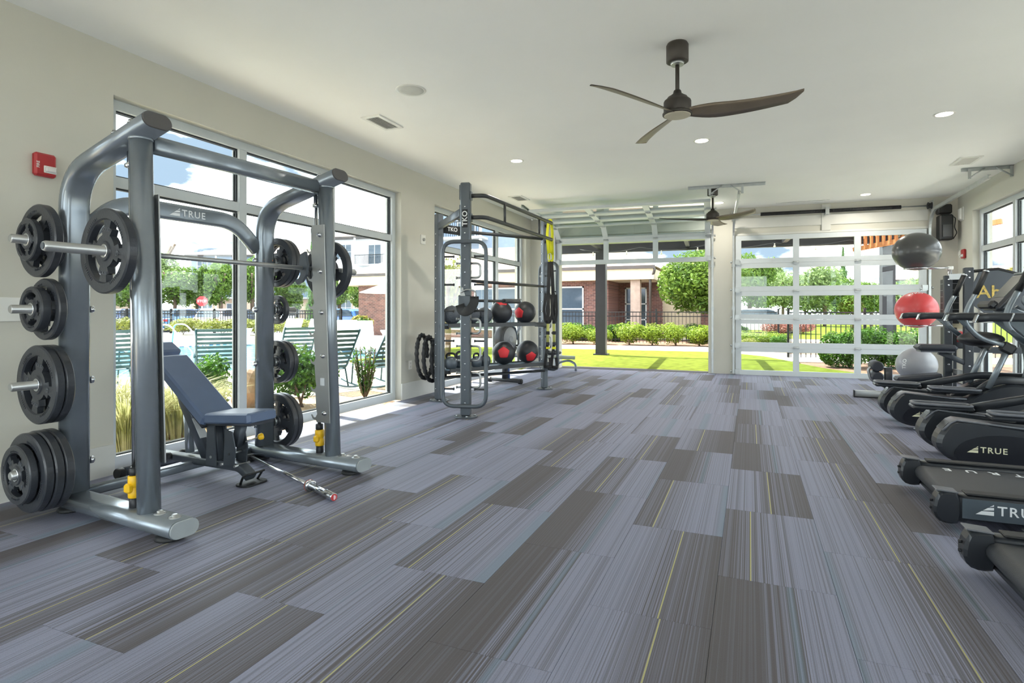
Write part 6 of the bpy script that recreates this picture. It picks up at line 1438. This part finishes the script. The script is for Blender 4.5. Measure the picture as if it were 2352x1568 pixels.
MB().box((.16, .16, 1.02), (.16, .02, .12)).build('placard', mat('beige_placard', (196, 188, 160), .5), ab)
rb_ = empty('small_ball', (2.44, 8.80, .8285)); tag(rb_, 'small red ball on a shelf behind the bolted post', 'ball'); MB().sphere((0, 0, 0), .10, 24, 16).build('ball', mat('red_ball', (206, 70, 74), .4), rb_); MB().lathe([(.008, 0), (.008, .004), (.003, .006)], (0, 0, .098), (0, 0, 1), 8).build('plug', M_WHITE, rb_)

# ---------------------------------------------------------------- stability balls on their stand
BCX, BCY = 2.165, 9.60
bs = empty('ball_stand', (BCX + .40, BCY + .05, 0)); tag(bs, 'white and chrome upright stand holding three exercise balls', 'ball stand')
MB().lathe([(.20, 0), (.21, .006), (.21, .015), (.03, .03)], n=24).build('base', M_WHITE, bs); MB().cyl((0, 0, .02), (0, 0, 1.80), .022, 14).build('pole', M_CHROME, bs)
def wrap_text(s, size, m, par, r, d, up, sc):
    me = text_mesh(s, size, .002, m).copy(); d = Vector(d).normalized(); up = Vector(up); ex = up.cross(d).normalized(); up = d.cross(ex)
    for v in me.vertices: q = (d + ex * (v.co.x / r) + up * (v.co.y / r)).normalized() * (r + .001 + v.co.z * .5); v.co = (q.x * sc[0], q.y * sc[1], q.z * sc[2])
    return inst(me, 'lettering', par)
for nm, rgb, zc, a, b, lb, tx in [('exercise_ball', (72, 72, 72), 2.015, .292, .265, 'large dark grey exercise ball on top of the ball stand', None), ('exercise_ball', (214, 74, 76), 1.195, .262, .252, 'red exercise ball in the middle of the ball stand', ((-.05, -.35, .92), (-.1, .6, .4))), ('exercise_ball', (150, 152, 158), .425, .250, .235, 'silver exercise ball lowest on the ball stand', ((-.72, -.69, .08), (-.69, .72, .05)))]:
    e = empty(nm, (BCX, BCY, zc)); tag(e, lb, 'exercise ball', 'exercise balls on the stand'); r = a; sc = (1, 1, b / a)
    MB().sphere((0, 0, 0), r, 40, 26, sc).build('ball', mat('ball_%d' % rgb[0], rgb, .30 if rgb[0] == 72 else .38, 0.0, noise=.03, coat=.2), e)
    MB().lathe([(.008, 0), (.008, .003), (.004, .005)], (r * .80, 0, -b * .59), (.8, 0, -.6), 8).build('plug', M_WHITE, e)
    if tx: wrap_text('TKO', .075, M_LOGO, e, r, tx[0], tx[1], sc); 
    rr = .15; zz = zc - b * sqrt(1 - (rr / a) ** 2) - .011
    ox, oy = -.40, -.05
    MB().tube([(ox + rr * cos(t), oy + rr * sin(t), zz) for t in [2 * pi * i / 32 for i in range(32)]], .0085, 8, True).build('support_hoop', M_CHROME, bs)
    for s in (-1, 1): MB().tube([(ox + .10, oy + s * .11, zz), (0, s * .02, zz)], .0085, 8).build('hoop_arm', M_CHROME, bs)
    MB().box((0, 0, zz), (.07, .07, .05), None, .008).build('clamp', M_WHITE, bs)

# ---------------------------------------------------------------- sit-up bench
sb = empty('sit_up_bench', (1.32, 9.05, 0)); tag(sb, 'black sit-up bench with roller pad beside the elliptical', 'bench')
MB().sweep([(0, 0, .05), (.95, .05, .05)], rrect(.07, .085, .008, 2), up=(0, 0, 1)).build('floor_rail', M_STEELP, sb); MB().box((.002, 0, .05), (.01, .074, .09)).build('rail_end', M_BLACK, sb); MB().box((.47, .0, .008), (.95, .1, .016)).build('rail_foot', M_BLACK, sb)
MB().sweep([(.40, -.02, .09), (.40, -.02, .42)], rrect(.09, .06, .01, 2), up=(0, 1, 0)).build('post', M_AB, sb)
for x0, z0 in ((.26, .44), (.26, .30)): MB().lathe([(.055, -.16), (.07, -.14), (.07, .14), (.055, .16)], (x0, 0, z0), (0, 1, 0), 18).build('roller_pad', M_PADS, sb)
MB().tube(fillet([(.40, -.02, .40), (.26, -.02, .44), (.16, -.02, .40), (.20, -.02, .24), (.36, -.02, .16)], .06, 4), .018, 8).build('roller_frame', M_STEELP, sb)
d_ = V(.50, 0, -.0); MB().box((.74, .0, .30), (.52, .26, .07), Matrix.Rotation(radians(-8), 3, 'Y'), .025).build('pad', M_PADS, sb); MB().prism([(.50, .10), (.52, .24), (.98, .31), (1.02, .10)], (0, -.03, 0), (1, 0, 0), (0, 0, 1), -.06).build('frame', M_AB, sb)
